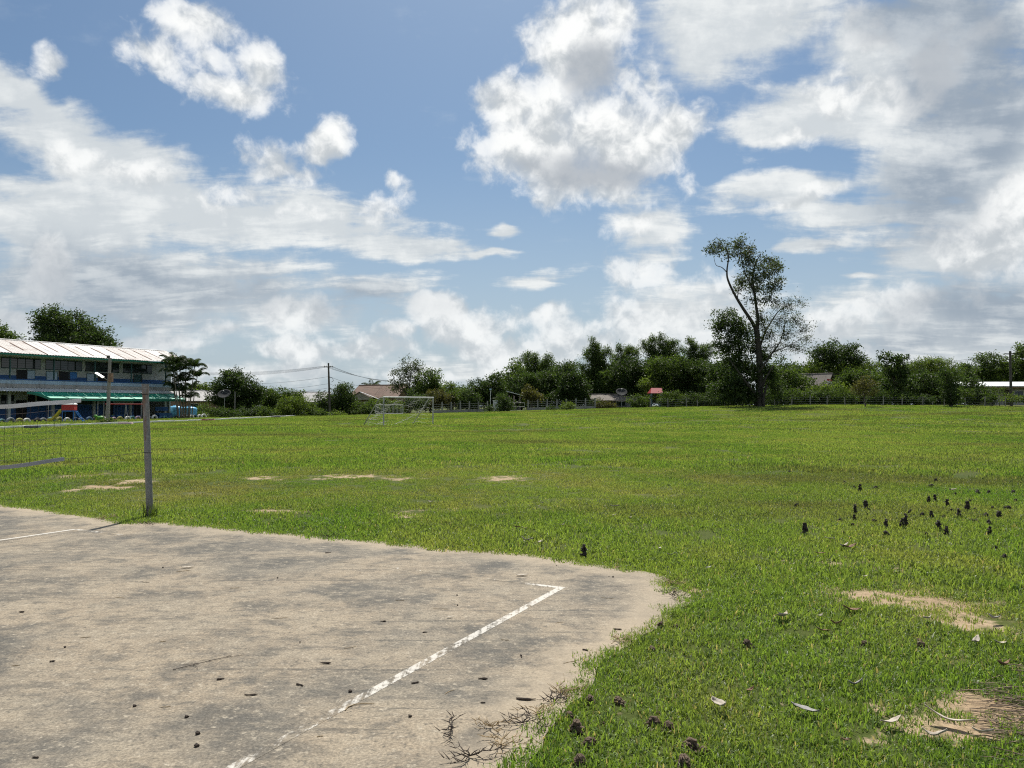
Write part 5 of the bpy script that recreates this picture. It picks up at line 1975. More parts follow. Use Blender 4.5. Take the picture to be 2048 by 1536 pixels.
def frond_mesh(rng, length, arch, leaflets, Lf, wf, lift=.6):
    """one palm frond along +x: a curved rib with drooping leaflets on both sides"""
    pts = []
    ang = lift
    p = Vector((0, 0, 0))
    n = 10
    for i in range(n + 1):
        pts.append(p.copy())
        p = p + Vector((math.cos(ang), 0, math.sin(ang))) * length / n
        ang -= arch / n * (.5 + 1.0 * i / n)
    mb = MB()
    mb.tube(pts, [.026 * (1 - .85 * i / n) + .003 for i in range(n + 1)], 4)
    nv = len(mb.v)
    P = np.array(pts)
    f = np.linspace(.12, .99, leaflets)
    idx = np.minimum((f * n).astype(int), n - 1)
    pos = P[idx] + (P[idx + 1] - P[idx]) * (f * n - idx)[:, None]
    tan = unit(P[idx + 1] - P[idx])
    V, F, T = [np.array([tuple(q) for q in mb.v])], [], []
    k = nv
    for s in (-1, 1):
        ax = unit(tan * .75 + np.array([0, s * .75, 0]) + np.array([0, 0, -.55]) + rng.normal(size=(leaflets, 3)) * .08)
        prof = np.sin(np.clip(f * .95 + .08, 0, 1) * math.pi) ** .55 * Lf + .05
        up = np.tile(np.array([0, 0, 1.0]), (leaflets, 1))
        side = unit(np.cross(ax, np.cross(ax, up)) * .0 + tan)
        tip = pos + ax * prof[:, None] + np.array([0, 0, -.25]) * (prof[:, None] ** 2)
        mid = pos + ax * prof[:, None] * .5
        v = np.stack([pos, mid + side * wf * .5, tip, mid - side * wf * .5], 1).reshape(-1, 3)
        V.append(v)
        F.append(np.arange(4 * leaflets).reshape(-1, 4) + k)
        k += len(v)
    v = np.concatenate(V)
    quads = [tuple(q) for q in mb.f] + [tuple(q) for a in F for q in a.tolist()]
    me = bpy.data.meshes.new('frond')
    me.from_pydata(v.tolist(), [], quads)
    me.update()
    tt = np.full(len(v), .15, np.float32)
    tt[nv:] = np.repeat(rng.random(2 * leaflets), 4)
    me.attributes.new('tint', 'FLOAT', 'POINT').data.foreach_set('value', tt)
    me.materials.append(LEAF['palm'])
    return me


_rng = np.random.default_rng(44)
ARECA = [frond_mesh(_rng, 2.0, 2.9, 30, .52, .08, 1.35) for _ in range(3)]
COCO = [frond_mesh(_rng, 3.4, 1.9, 34, .8, .09, .9) for _ in range(3)]


def palm(name, label, base, top, lean, fronds, meshes, seed, r=.07, group=None, scale=1.0):
    rng = np.random.default_rng(seed)
    base = Vector(base)
    t = thing(name, label, 'palm', tuple(base), 0, group)
    tp = Vector(top) - base
    mb = MB()
    n = 10
    pts = []
    for i in range(n + 1):
        f = i / n
        pts.append(Vector((tp.x * f ** 1.3, tp.y * f ** 1.3, tp.z * f - (.2 if i == 0 else 0))))
    mb.tube(pts, [r * (1.25 - .4 * i / n) for i in range(n + 1)], 8)
    mb.build('trunk', PALM_STEM, t, True)
    for k in range(fronds):
        a = 2 * math.pi * (k + rng.uniform(-.25, .25)) / fronds
        o = link('frond', meshes[k % len(meshes)], None, t)
        o.location = tp
        o.rotation_euler = (rng.uniform(-.15, .15), rng.uniform(-.45, .45), a)
        s = scale * rng.uniform(.8, 1.1)
        o.scale = (s, s, s)
    return t


def build_trees():
    G = 'trees round the playing field'
    S_ = 'shrubs along the edge of the field'
    # --- behind the school
    d = 118
    tree('broadleaf_tree', 'big dark tree rising behind the school roof', gx(150, d),
         [lobe(108, 660, 34, 42, d), lobe(150, 655, 40, 34, d, 1), lobe(190, 678, 40, 30, d), lobe(130, 690, 60, 28, d, -1), lobe(95, 640, 24, 22, d), lobe(205, 692, 26, 20, d)],
         1, 'dark', .32, L=.42, W=.20, dens=95, clump_r=.75, per=30, group=G, rough=.36)
    tree('broadleaf_tree', 'smaller tree top beyond the left part of the school roof', gx(8, d + 4),
         [lobe(12, 678, 26, 18, d + 4), lobe(-30, 672, 40, 28, d + 4), lobe(-75, 690, 40, 24, d + 4)], 2, 'mid', .25, L=.36, W=.18, group=G)
    tree('bare_tree', 'thin leafless branches sticking up beside the big dark tree', gx(235, 120),
         [lobe(240, 684, 7, 10, 120)], 3, 'olive', .10, dens=1.0, per=3, group=G, twigs=10)
    # --- areca palms at the end of the school
    spots = [(352, 720, 95, 11, 364), (372, 727, 97, 8, 371), (389, 728, 96, 9, 378), (347, 738, 94, 7, 358), (371, 757, 96.5, 9, 373), (365, 777, 95.5, 8, 369), (383, 770, 98, 7, 380), (340, 724, 97, 7, 356), (356, 752, 96, 8, 362), (346, 768, 95, 7, 357), (394, 748, 97.5, 7, 384), (378, 790, 96, 7, 376), (360, 735, 98, 8, 367)]
    for i, (px, py, dd, nf, bpx) in enumerate(spots):
        palm('areca_palm', ('slender feathery palm rising to eave height beside the school' if py < 750 else 'short feathery palm low in the clump beside the school'), gx(bpx, dd), at(px, py + 8, dd), 0, nf, ARECA, 100 + i, .055, 'palms beside the school', 1.15 if py < 750 else 1.0)
    # --- left background
    tree('broadleaf_tree', 'pale green tree far behind the house with the ribbed roof', gx(410, 165), [lobe(400, 778, 26, 12, 165), lobe(425, 780, 18, 10, 165)], 5, 'light', .2, L=.4, W=.22, group=G)
    d = 114
    tree('mango_tree', 'big round dark mango tree beside the mesh dish', gx(474, d),
         [lobe(462, 772, 34, 30, d), lobe(488, 778, 30, 28, d), lobe(440, 790, 22, 22, d), lobe(500, 798, 24, 24, d), lobe(468, 800, 40, 24, d, -1), lobe(458, 752, 18, 12, d), lobe(515, 785, 10, 16, d)],
         6, 'mango', .3, L=.34, W=.16, dens=150, group=G, rough=.2)
    d = 124
    tree('broadleaf_tree', 'wide bushy tree between the mango tree and the grey roofed house', gx(556, d),
         [lobe(548, 790, 28, 16, d), lobe(565, 798, 30, 18, d), lobe(528, 800, 20, 16, d), lobe(590, 795, 16, 14, d), lobe(560, 812, 40, 14, d)], 7, 'mid', .2, dens=140, group=G)
    d = 107
    tree('round_bush', 'large rounded yellow green bush at the edge of the field', gx(592, d),
         [lobe(580, 815, 26, 20, d), lobe(605, 812, 24, 18, d), lobe(593, 825, 36, 14, d), lobe(628, 826, 14, 9, d)], 8, 'light', .1, L=.24, W=.10, dens=240, group=S_, cat='bush', clump_r=.4)
    d = 113
    tree('broadleaf_tree', 'dense dark conical tree just right of the dark utility pole', gx(688, d),
         [lobe(686, 790, 22, 22, d), lobe(672, 805, 22, 22, d), lobe(695, 810, 18, 26, d), lobe(645, 800, 16, 18, d), lobe(655, 815, 22, 16, d), lobe(690, 776, 12, 12, d)], 9, 'dark', .2, dens=150, group=G, L=.26, W=.13)
    palm('coconut_palm', 'coconut palm top behind the brown tiled roof', gx(744, 170), at(744, 776, 170), 0, 13, COCO, 31, .15, None, 1.0)
    d = 124
    tree('airy_tree', 'airy tree with sky showing through its open crown behind the goal', gx(818, d),
         [lobe(818, 728, 24, 18, d), lobe(800, 750, 20, 20, d), lobe(830, 752, 22, 22, d), lobe(792, 770, 16, 16, d), lobe(818, 772, 26, 18, d), lobe(838, 735, 12, 16, d)],
         10, 'euca', .2, L=.34, W=.13, dens=46, clump_r=.6, per=20, group=G, twigs=16, droop=.6)
    d = 122
    tree('broadleaf_tree', 'leafy tree right behind the goal crossbar', gx(862, d), [lobe(858, 765, 24, 20, d), lobe(846, 785, 26, 18, d), lobe(868, 782, 18, 20, d), lobe(865, 748, 14, 10, d)], 11, 'mid', .18, dens=130, group=G)
    tree('broadleaf_tree', 'small pale tree tops over the reddish hedge', gx(898, 132), [lobe(893, 773, 10, 12, 132), lobe(906, 776, 8, 14, 132), lobe(920, 784, 10, 10, 132)], 12, 'light', .12, dens=120, group=G)
    for i, (px, py, rx, ry, dd, lf, lab) in enumerate((
            (835, 800, 26, 18, 114, 'dark', 'dark shrub directly behind the right goal post'), (880, 796, 30, 18, 116, 'olive', 'reddish olive hedge bush beyond the concrete fence'),
            (912, 796, 22, 18, 117, 'mid', 'bushy shrub between the reddish hedge and the gate'), (940, 797, 20, 20, 116, 'dark', 'dark shrub behind the concrete fence near the floodlight'),
            (722, 815, 34, 12, 112, 'mid', 'leafy shrubs spreading before the tan porch'), (745, 812, 20, 14, 116, 'mid', 'shrub beside the porch column'),
            (780, 812, 34, 14, 113, 'light', 'loose shrub behind the white barred gate'), (640, 826, 20, 8, 106, 'mid', 'low shrub left of the utility pole foot'), (672, 828, 18, 6, 106, 'light', 'low weeds at the utility pole foot'),
            (420, 822, 34, 14, 106, 'mid', 'spreading bush between the water tanks and the mango tree'), (455, 826, 26, 10, 104, 'dark', 'dark low bush below the mesh dish'), (495, 825, 26, 12, 108, 'dark', 'dark low bush below the mango tree'),
            (530, 824, 26, 12, 109, 'mid', 'low bush left of the rounded yellow green bush'), (400, 828, 14, 8, 103, 'mid', 'small weed bush beside the last tyre'))):
        tree('shrub', lab, gx(px, dd), [lobe(px - rx * .35, py, rx * .7, ry, dd), lobe(px + rx * .4, py + 2, rx * .65, ry * .85, dd), lobe(px, py + ry * .5, rx, ry * .6, dd, -.5)], 200 + i, lf, .06, L=.24, W=.11, dens=170, clump_r=.42, group=S_, cat='shrub')
    # --- centre
    d = 120
    tree('broadleaf_tree', 'dark spreading tree behind the white gate pillar', gx(975, d),
         [lobe(965, 775, 26, 18, d), lobe(950, 790, 20, 20, d), lobe(985, 785, 24, 20, d), lobe(992, 756, 14, 14, d), lobe(1010, 792, 20, 20, d)], 13, 'dark', .2, dens=140, group=G)
    bamboo('bamboo clump with two leafy plumes left of the bushy mango', gx(1078, 126), [(1056, 700, 126, -.5), (1062, 704, 127, .7), (1048, 712, 125, -.9), (1070, 716, 126, .4), (1094, 706, 126, .5), (1100, 716, 127, .8), (1088, 720, 125, -.4), (1040, 735, 126, -1), (1078, 735, 126, .2), (1104, 740, 126, .8)], 41, dens=1.5)
    d = 119
    tree('broadleaf_tree', 'dark leafy tree at the foot of the two plumed bamboo', gx(1075, d), [lobe(1050, 770, 30, 26, d), lobe(1085, 768, 30, 26, d), lobe(1068, 792, 42, 18, d), lobe(1108, 762, 22, 24, d), lobe(1040, 788, 20, 16, d)], 14, 'dark', .22, dens=140, group=G)
    tree('broadleaf_tree', 'dark tree crown between the bamboo plumes', gx(1128, 124), [lobe(1125, 742, 22, 14, 124), lobe(1140, 735, 14, 12, 124), lobe(1120, 765, 26, 20, 124)], 15, 'dark', .2, dens=140, group=G)
    d = 113
    tree('mango_tree', 'round mango tree with reddish young leaves near the fence', gx(1146, d), [lobe(1140, 768, 24, 20, d), lobe(1155, 775, 24, 22, d), lobe(1128, 785, 20, 18, d), lobe(1148, 795, 32, 14, d), lobe(1142, 752, 14, 8, d)], 16, 'mango', .2, dens=170, group=G, rough=.2)
    tree('mango_tree', 'olive tinted shrub tree below the two plumed bamboo', gx(1062, 112), [lobe(1058, 788, 16, 14, 112), lobe(1072, 795, 14, 10, 112)], 17, 'olive', .12, dens=160, group=G)
    bamboo('tall bamboo clump with a thick drooping plume', gx(1196, 122), [(1184, 677, 122, -.2), (1188, 684, 122, .6), (1180, 690, 121, -.5), (1176, 700, 122, -.6), (1196, 700, 123, .3), (1208, 690, 122, 1.0), (1216, 696, 122, 1.1), (1190, 715, 122, 0), (1170, 725, 121, -.8), (1205, 720, 122, .5), (1150, 722, 122, -1.0), (1185, 730, 123, 0)], 42, dens=1.5)
    bamboo('bamboo clump behind the low dark house', gx(1248, 126), [(1238, 686, 126, -.5), (1252, 692, 127, .5), (1228, 705, 126, -.6), (1262, 690, 126, .7), (1245, 705, 125, .2), (1272, 698, 126, .5), (1232, 722, 126, -.5), (1256, 716, 126, .4)], 43, dens=1.5)
    d = 117
    tree('broadleaf_tree', 'dense dark round tree above the low dark house', gx(1266, d), [lobe(1262, 735, 32, 22, d), lobe(1248, 760, 26, 24, d), lobe(1280, 758, 26, 26, d), lobe(1262, 780, 36, 18, d)], 18, 'mango', .25, dens=150, group=G, rough=.2)
    bamboo('broad bamboo clump with arching tips behind the red roofed shrine', gx(1322, 124), [(1292, 676, 124, -.9), (1286, 684, 124, -1.2), (1308, 668, 125, -.5), (1318, 664, 124, .3), (1330, 674, 124, .6), (1340, 678, 125, .5), (1350, 676, 124, .5), (1358, 690, 124, .7), (1300, 692, 125, -.4), (1330, 695, 123, .2), (1345, 705, 124, .3), (1312, 700, 124, 0)], 44, dens=1.6)
    bamboo('bamboo clump with separate plumes left of the tall tree', gx(1396, 124), [(1380, 672, 124, -.2), (1386, 684, 124, .5), (1376, 694, 124, -.4), (1402, 686, 124, .8), (1412, 684, 125, .9), (1418, 696, 124, .8), (1392, 705, 124, .1), (1406, 712, 124, .4), (1372, 712, 124, -.5)], 45, dens=1.5)
    for i, (lobes, lf, d, lab) in enumerate((
            (((1330, 735, 36, 24), (1310, 760, 30, 24), (1350, 762, 34, 26), (1332, 785, 40, 18)), 'mid', 116, 'leafy green tree behind the red roofed shrine'),
            (((1385, 742, 34, 24), (1370, 768, 30, 24), (1405, 770, 30, 26), (1388, 790, 40, 16)), 'dark', 116, 'dark leafy tree between the shrine and the tall tree'),
            (((1445, 745, 34, 30), (1430, 775, 30, 24), (1465, 778, 30, 24)), 'dark', 112, 'dark bushy tree just left of the tall tree trunk'),
            (((1215, 765, 22, 26), (1200, 785, 18, 14), (1228, 745, 16, 20)), 'mid', 120, 'green tree left of the dense dark round tree'),
            (((1298, 790, 20, 16), (1290, 770, 14, 16)), 'light', 113, 'pale leafy tree left of the shrine'),
            (((1575, 752, 36, 20), (1555, 775, 32, 22), (1600, 772, 32, 22), (1580, 792, 44, 14)), 'mid', 112, 'green tree to the right of the tall tree trunk'),
            (((1640, 785, 30, 14), (1665, 782, 24, 16), (1690, 788, 26, 14)), 'light', 108, 'pale shrubby tree below the thatched roof'),
            (((1720, 755, 34, 18), (1700, 765, 28, 20), (1750, 765, 24, 20), (1725, 785, 44, 16)), 'mid', 112, 'green tree right of the thatched roof'),
            (((1790, 765, 26, 26), (1775, 785, 26, 18), (1810, 780, 26, 22)), 'dark', 106, 'dark leafy tree below the tall sapling'),
            (((1845, 765, 28, 24), (1870, 775, 26, 22), (1850, 790, 34, 14)), 'dark', 108, 'dark leafy mass below the spreading pale tree'),
            (((1940, 775, 18, 20), (1955, 785, 26, 16), (1925, 790, 18, 14)), 'dark', 100, 'dark bush left of the long white roofed house'))):
        L_ = [lobe(a, b, c, e, d, (k % 3 - 1) * .8) for k, (a, b, c, e) in enumerate(lobes)]
        tree('broadleaf_tree', lab, gx(lobes[0][0], d), L_, 60 + i, lf, .2, dens=145, group=G)
    # --- the tall tree
    tall_tree()
    # --- right background
    d = 128
    tree('broadleaf_tree', 'large dark umbrella tree right of the tall tree', gx(1675, d), [lobe(1672, 700, 36, 18, d), lobe(1645, 715, 24, 20, d), lobe(1700, 712, 28, 20, d), lobe(1672, 728, 44, 16, d), lobe(1712, 730, 20, 18, d)], 21, 'dark', .28, L=.36, W=.18, dens=95, clump_r=.65, per=28, group=G, twigs=8)
    tree('broadleaf_tree', 'loose green tree behind the wire fence near the flag', gx(1745, 126), [lobe(1745, 735, 18, 12, 126), lobe(1690, 745, 40, 16, 126), lobe(1630, 735, 20, 12, 126)], 22, 'light', .2, dens=110, group=G)
    d = 104
    tree('sapling', 'tall leafy sapling with layered tufts above the hedge', gx(1788, d), [lobe(1772, 712, 12, 8, d), lobe(1790, 722, 14, 8, d), lobe(1805, 716, 11, 7, d), lobe(1783, 738, 20, 12, d), lobe(1800, 748, 22, 14, d)], 23, 'dark', .10, L=.4, W=.18, dens=95, clump_r=.45, per=22, group=G)
    d = 112
    tree('spreading_tree', 'wide spreading pale green tree beyond the wire fence', gx(1862, d), [lobe(1842, 732, 34, 12, d), lobe(1880, 734, 40, 14, d), lobe(1862, 724, 30, 9, d), lobe(1860, 748, 46, 14, d), lobe(1910, 745, 18, 12, d)], 24, 'light', .22, L=.24, W=.10, dens=170, group=G)
    d = 92
    tree('creeper_tree', 'dark columnar tree wrapped in creeper at the field edge', gx(1902, d), [lobe(1902, 758, 22, 16, d), lobe(1900, 778, 18, 20, d), lobe(1904, 797, 17, 14, d), lobe(1890, 746, 12, 8, d)], 25, 'dark', .25, L=.24, W=.11, dens=210, clump_r=.4, group=G)
    d = 93
    tree('small_tree', 'small thin tree with bare trunk at the field edge', gx(1730, d), [lobe(1728, 768, 22, 14, d), lobe(1738, 778, 18, 14, d), lobe(1715, 780, 14, 10, d)], 26, 'olive', .09, L=.22, W=.10, dens=120, clump_r=.4, per=22, group=G, twigs=8, fork=.6)
    d = 96
    tree('small_tree', 'little tree in front of the grey wall of the long house', gx(1999, d), [lobe(1998, 778, 14, 8, d), lobe(2006, 784, 10, 7, d)], 27, 'mid', .05, L=.18, W=.08, dens=120, clump_r=.3, per=18, group=G, fork=.6)
    d = 122
    tree('broadleaf_tree', 'green layered tree rising behind the long white roof', gx(1985, d), [lobe(1975, 720, 26, 14, d), lobe(1995, 738, 34, 18, d), lobe(1962, 742, 22, 16, d), lobe(1985, 758, 40, 12, d), lobe(1945, 755, 20, 14, d)], 28, 'mid', .25, L=.34, W=.15, dens=105, group=G)
    tree('broadleaf_tree', 'big tree behind the right hand utility pole', gx(2060, 120), [lobe(2050, 700, 22, 16, 120), lobe(2040, 728, 30, 22, 120), lobe(2075, 735, 40, 30, 120), lobe(2035, 750, 34, 16, 120), lobe(2110, 715, 40, 34, 120)], 29, 'mid', .28, L=.36, W=.16, dens=105, group=G)
    tree('broadleaf_tree', 'small dark tree top between the spreading tree and the white roof', gx(1930, 118), [lobe(1928, 742, 14, 14, 118), lobe(1935, 760, 18, 12, 118)], 30, 'dark', .15, dens=120, group=G)
    # --- the belt of trees farther back that closes the gaps
    belt = [(860, 782, 30, 16, 'mid'), (905, 790, 30, 14, 'mid'), (945, 788, 26, 16, 'dark'), (1005, 778, 30, 18, 'dark'), (1040, 762, 28, 26, 'mid'), (1105, 770, 30, 26, 'dark'), (1160, 765, 24, 24, 'dark'), (1200, 760, 30, 30, 'dark'), (1250, 745, 32, 34, 'mid'),
            (1300, 745, 32, 36, 'dark'), (1345, 735, 32, 40, 'dark'), (1390, 745, 32, 36, 'mid'), (1435, 750, 34, 36, 'dark'), (1570, 765, 36, 26, 'dark'), (1610, 760, 34, 28, 'dark'), (1655, 768, 34, 24, 'mid'), (1705, 765, 34, 26, 'dark'), (1755, 762, 34, 26, 'mid'), (1805, 765, 34, 26, 'dark'),
            (1855, 768, 36, 24, 'mid'), (1905, 768, 34, 22, 'dark'), (1950, 765, 34, 20, 'mid'), (2010, 755, 40, 22, 'dark'), (2080, 750, 50, 28, 'mid'), (2150, 740, 50, 30, 'dark'), (700, 800, 26, 14, 'dark'), (800, 795, 26, 16, 'dark'), (650, 806, 26, 10, 'mid'), (540, 806, 34, 10, 'mid'), (430, 800, 30, 12, 'dark')]
    for i, (px, py, rx, ry, lf) in enumerate(belt):
        if 1150 < px < 1440:
            py, ry = py + 6, ry * .86
        elif px > 990:
            py, ry = py - 7 + 5 * math.sin(i * 2.3), ry * (1.12 + .12 * math.sin(i * 1.7))
        dd = 140 + 6 * (i % 4)
        tree('broadleaf_tree', 'leafy tree in the far belt filling the gaps behind the nearer trees', gx(px, dd),
             [lobe(px - rx * .35, py - ry * .1, rx * .7, ry * .9, dd), lobe(px + rx * .4, py, rx * .7, ry * .85, dd, 1), lobe(px, py + ry * .6, rx * 1.1, ry * .75, dd, -1)], 500 + i, lf, .2, L=.44, W=.24, dens=80, clump_r=.8, per=30, group='far belt of trees')
    # --- dark undergrowth below the belt, one mass
    rng = np.random.default_rng(91)
    V, F, T, k = [], [], [], 0
    for px in np.arange(836, 2130, 9.0):
        dd = 118 - max(0, px - 1300) * .012 + rng.normal() * 1.5
        c = at(px, 803 - (4 if px > 1300 else 0) + rng.normal() * 2, dd)
        v, f, t_, _ = crown([(np.array(c), np.array([.8, .8, .95 + .4 * rng.random()]))], rng, .34, .18, 90, .5, 30, .2, .3)
        V.append(v); F.append(f + k); T.append(t_); k += len(v)
    base = np.array(gx(1450, 116))
    u = leaves_object('undergrowth', np.concatenate(V) - base, np.concatenate(F), np.concatenate(T), LEAF['mango'], None)
    u.location = base
    tag(u, 'dark tangled undergrowth below the far trees', 'undergrowth', kind='stuff')
    # banana leaves by the flag
    rng = np.random.default_rng(8)
    b = gx(1690, 112)
    t = thing('banana_plant', 'banana plant with broad pale leaves beside the flag', 'banana plant', tuple(b))
    MB().tube([(0, 0, -.1), (0, 0, 2.6)], [.13, .09], 8).build('stem', BAMBOO_STEM, t, True)
    for k in range(7):
        a = k * 2.4
        vs, fs = [], []
        for i in range(9):
            f = i / 8
            r = 1.9 * f
            z = 2.5 + 1.3 * f - 1.6 * f * f + .25 * (k % 3) * f
            w = .28 * math.sin(min(1, f * .95 + .05) * math.pi) ** .6
            c, s = math.cos(a), math.sin(a)
            for q in (-1, 0, 1):
                vs.append((r * c - q * w * s, r * s + q * w * c, z - abs(q) * .06))
        for i in range(8):
            for q in (0, 1):
                fs.append((i * 3 + q, i * 3 + q + 1, i * 3 + q + 4, i * 3 + q + 3))
        me = mesh_np('leaf', vs, fs, True)
        me.attributes.new('tint', 'FLOAT', 'POINT').data.foreach_set('value', np.full(len(vs), rng.random(), np.float32))
        link('leaf', me, LEAF['banana'], t)
    # --- shrubs before and behind the fences
    rows = [(1186, 806, 12, 9, 111, 'mid', 'yellowish weed clump leaning on the concrete fence'), (1137, 812, 14, 9, 104, 'light', 'bright bushy plant standing before the concrete fence'),
            (1010, 808, 16, 16, 104, 'dark', 'dark rounded shrub before the pipe gate'), (980, 816, 10, 6, 103.5, 'dark', 'dark weed clump at the foot of the floodlight'),
            (1210, 808, 20, 8, 110, 'olive', 'brownish weeds before the low dark house'), (1280, 806, 18, 12, 107, 'mid', 'shrub right of the low dark house'),
            (1345, 800, 26, 12, 107, 'mid', 'shrub behind the first posts of the wire fence'), (1390, 802, 26, 12, 107, 'dark', 'dark shrub behind the wire fence left of the tall tree'),
            (1435, 800, 28, 14, 106, 'dark', 'dark shrub close to the left of the tall tree'), (1480, 798, 26, 14, 106, 'dark', 'dark shrub against the left side of the tall trunk'),
            (1560, 796, 30, 14, 105, 'dark', 'dark shrub against the right side of the tall trunk'), (1605, 796, 28, 12, 104, 'mid', 'shrub behind the wire fence right of the tall tree'),
            (1648, 796, 26, 11, 104, 'dark', 'dark shrub behind the wire fence below the flag'), (1690, 796, 26, 11, 103, 'mid', 'shrub behind the wire fence below the banana plant'),
            (1760, 794, 26, 12, 101, 'dark', 'dark shrub behind the wire fence near the small thin tree'), (1800, 796, 26, 10, 101, 'mid', 'shrub behind the wire fence below the sapling'),
            (1845, 797, 26, 10, 100, 'dark', 'dark shrub behind the wire fence left of the creeper tree'), (1932, 790, 18, 14, 97, 'mid', 'flowering shrub between the creeper tree and the long house'),
            (1958, 788, 22, 12, 98, 'dark', 'dark shrub covering the open end of the long house'), (1985, 796, 16, 7, 95, 'mid', 'low weeds before the grey wall'),
            (2025, 796, 20, 6, 93, 'light', 'low pale weeds below the right hand utility pole'), (2060, 796, 20, 8, 93, 'mid', 'low weeds at the far end of the grey wall'),
            (216, 842, 12, 5, 65.5, 'mid', 'weeds round the foot of the solar lamp pole'), (1105, 818, 14, 5, 105, 'dark', 'low weeds before the concrete fence')]
    for i, (px, py, rx, ry, dd, lf, lab) in enumerate(rows):
        if dd > 100 and ry >= 10:
            py, ry, rx = py - 4, ry * 1.3, rx * 1.15
        tree('shrub', lab, gx(px, dd), [lobe(px - rx * .35, py, rx * .7, ry, dd), lobe(px + rx * .4, py + 1, rx * .65, ry * .85, dd), lobe(px, py + ry * .45, rx, ry * .6, dd, -.4)], 300 + i, lf, .06, L=.22, W=.10, dens=180, clump_r=.38, group=S_, cat='shrub')
    # weeds growing round the foot of the net post
    weeds(gp(301, 1036), 'clump of taller weeds at the foot of the leaning net post', 60, .10, .14, .34, 71)


def weeds(base, label, n, spread, h0, h1, seed):
    rng = np.random.default_rng(seed)
    me = tuft_mesh('grass_clump', rng, n, spread, h0, h1, .008, .7, .15)
    me.materials.clear()
    o = link('grass_clump', me, LEAF['tussock'])
    o.location = base
    tag(o, label, 'weeds', None)
    return o


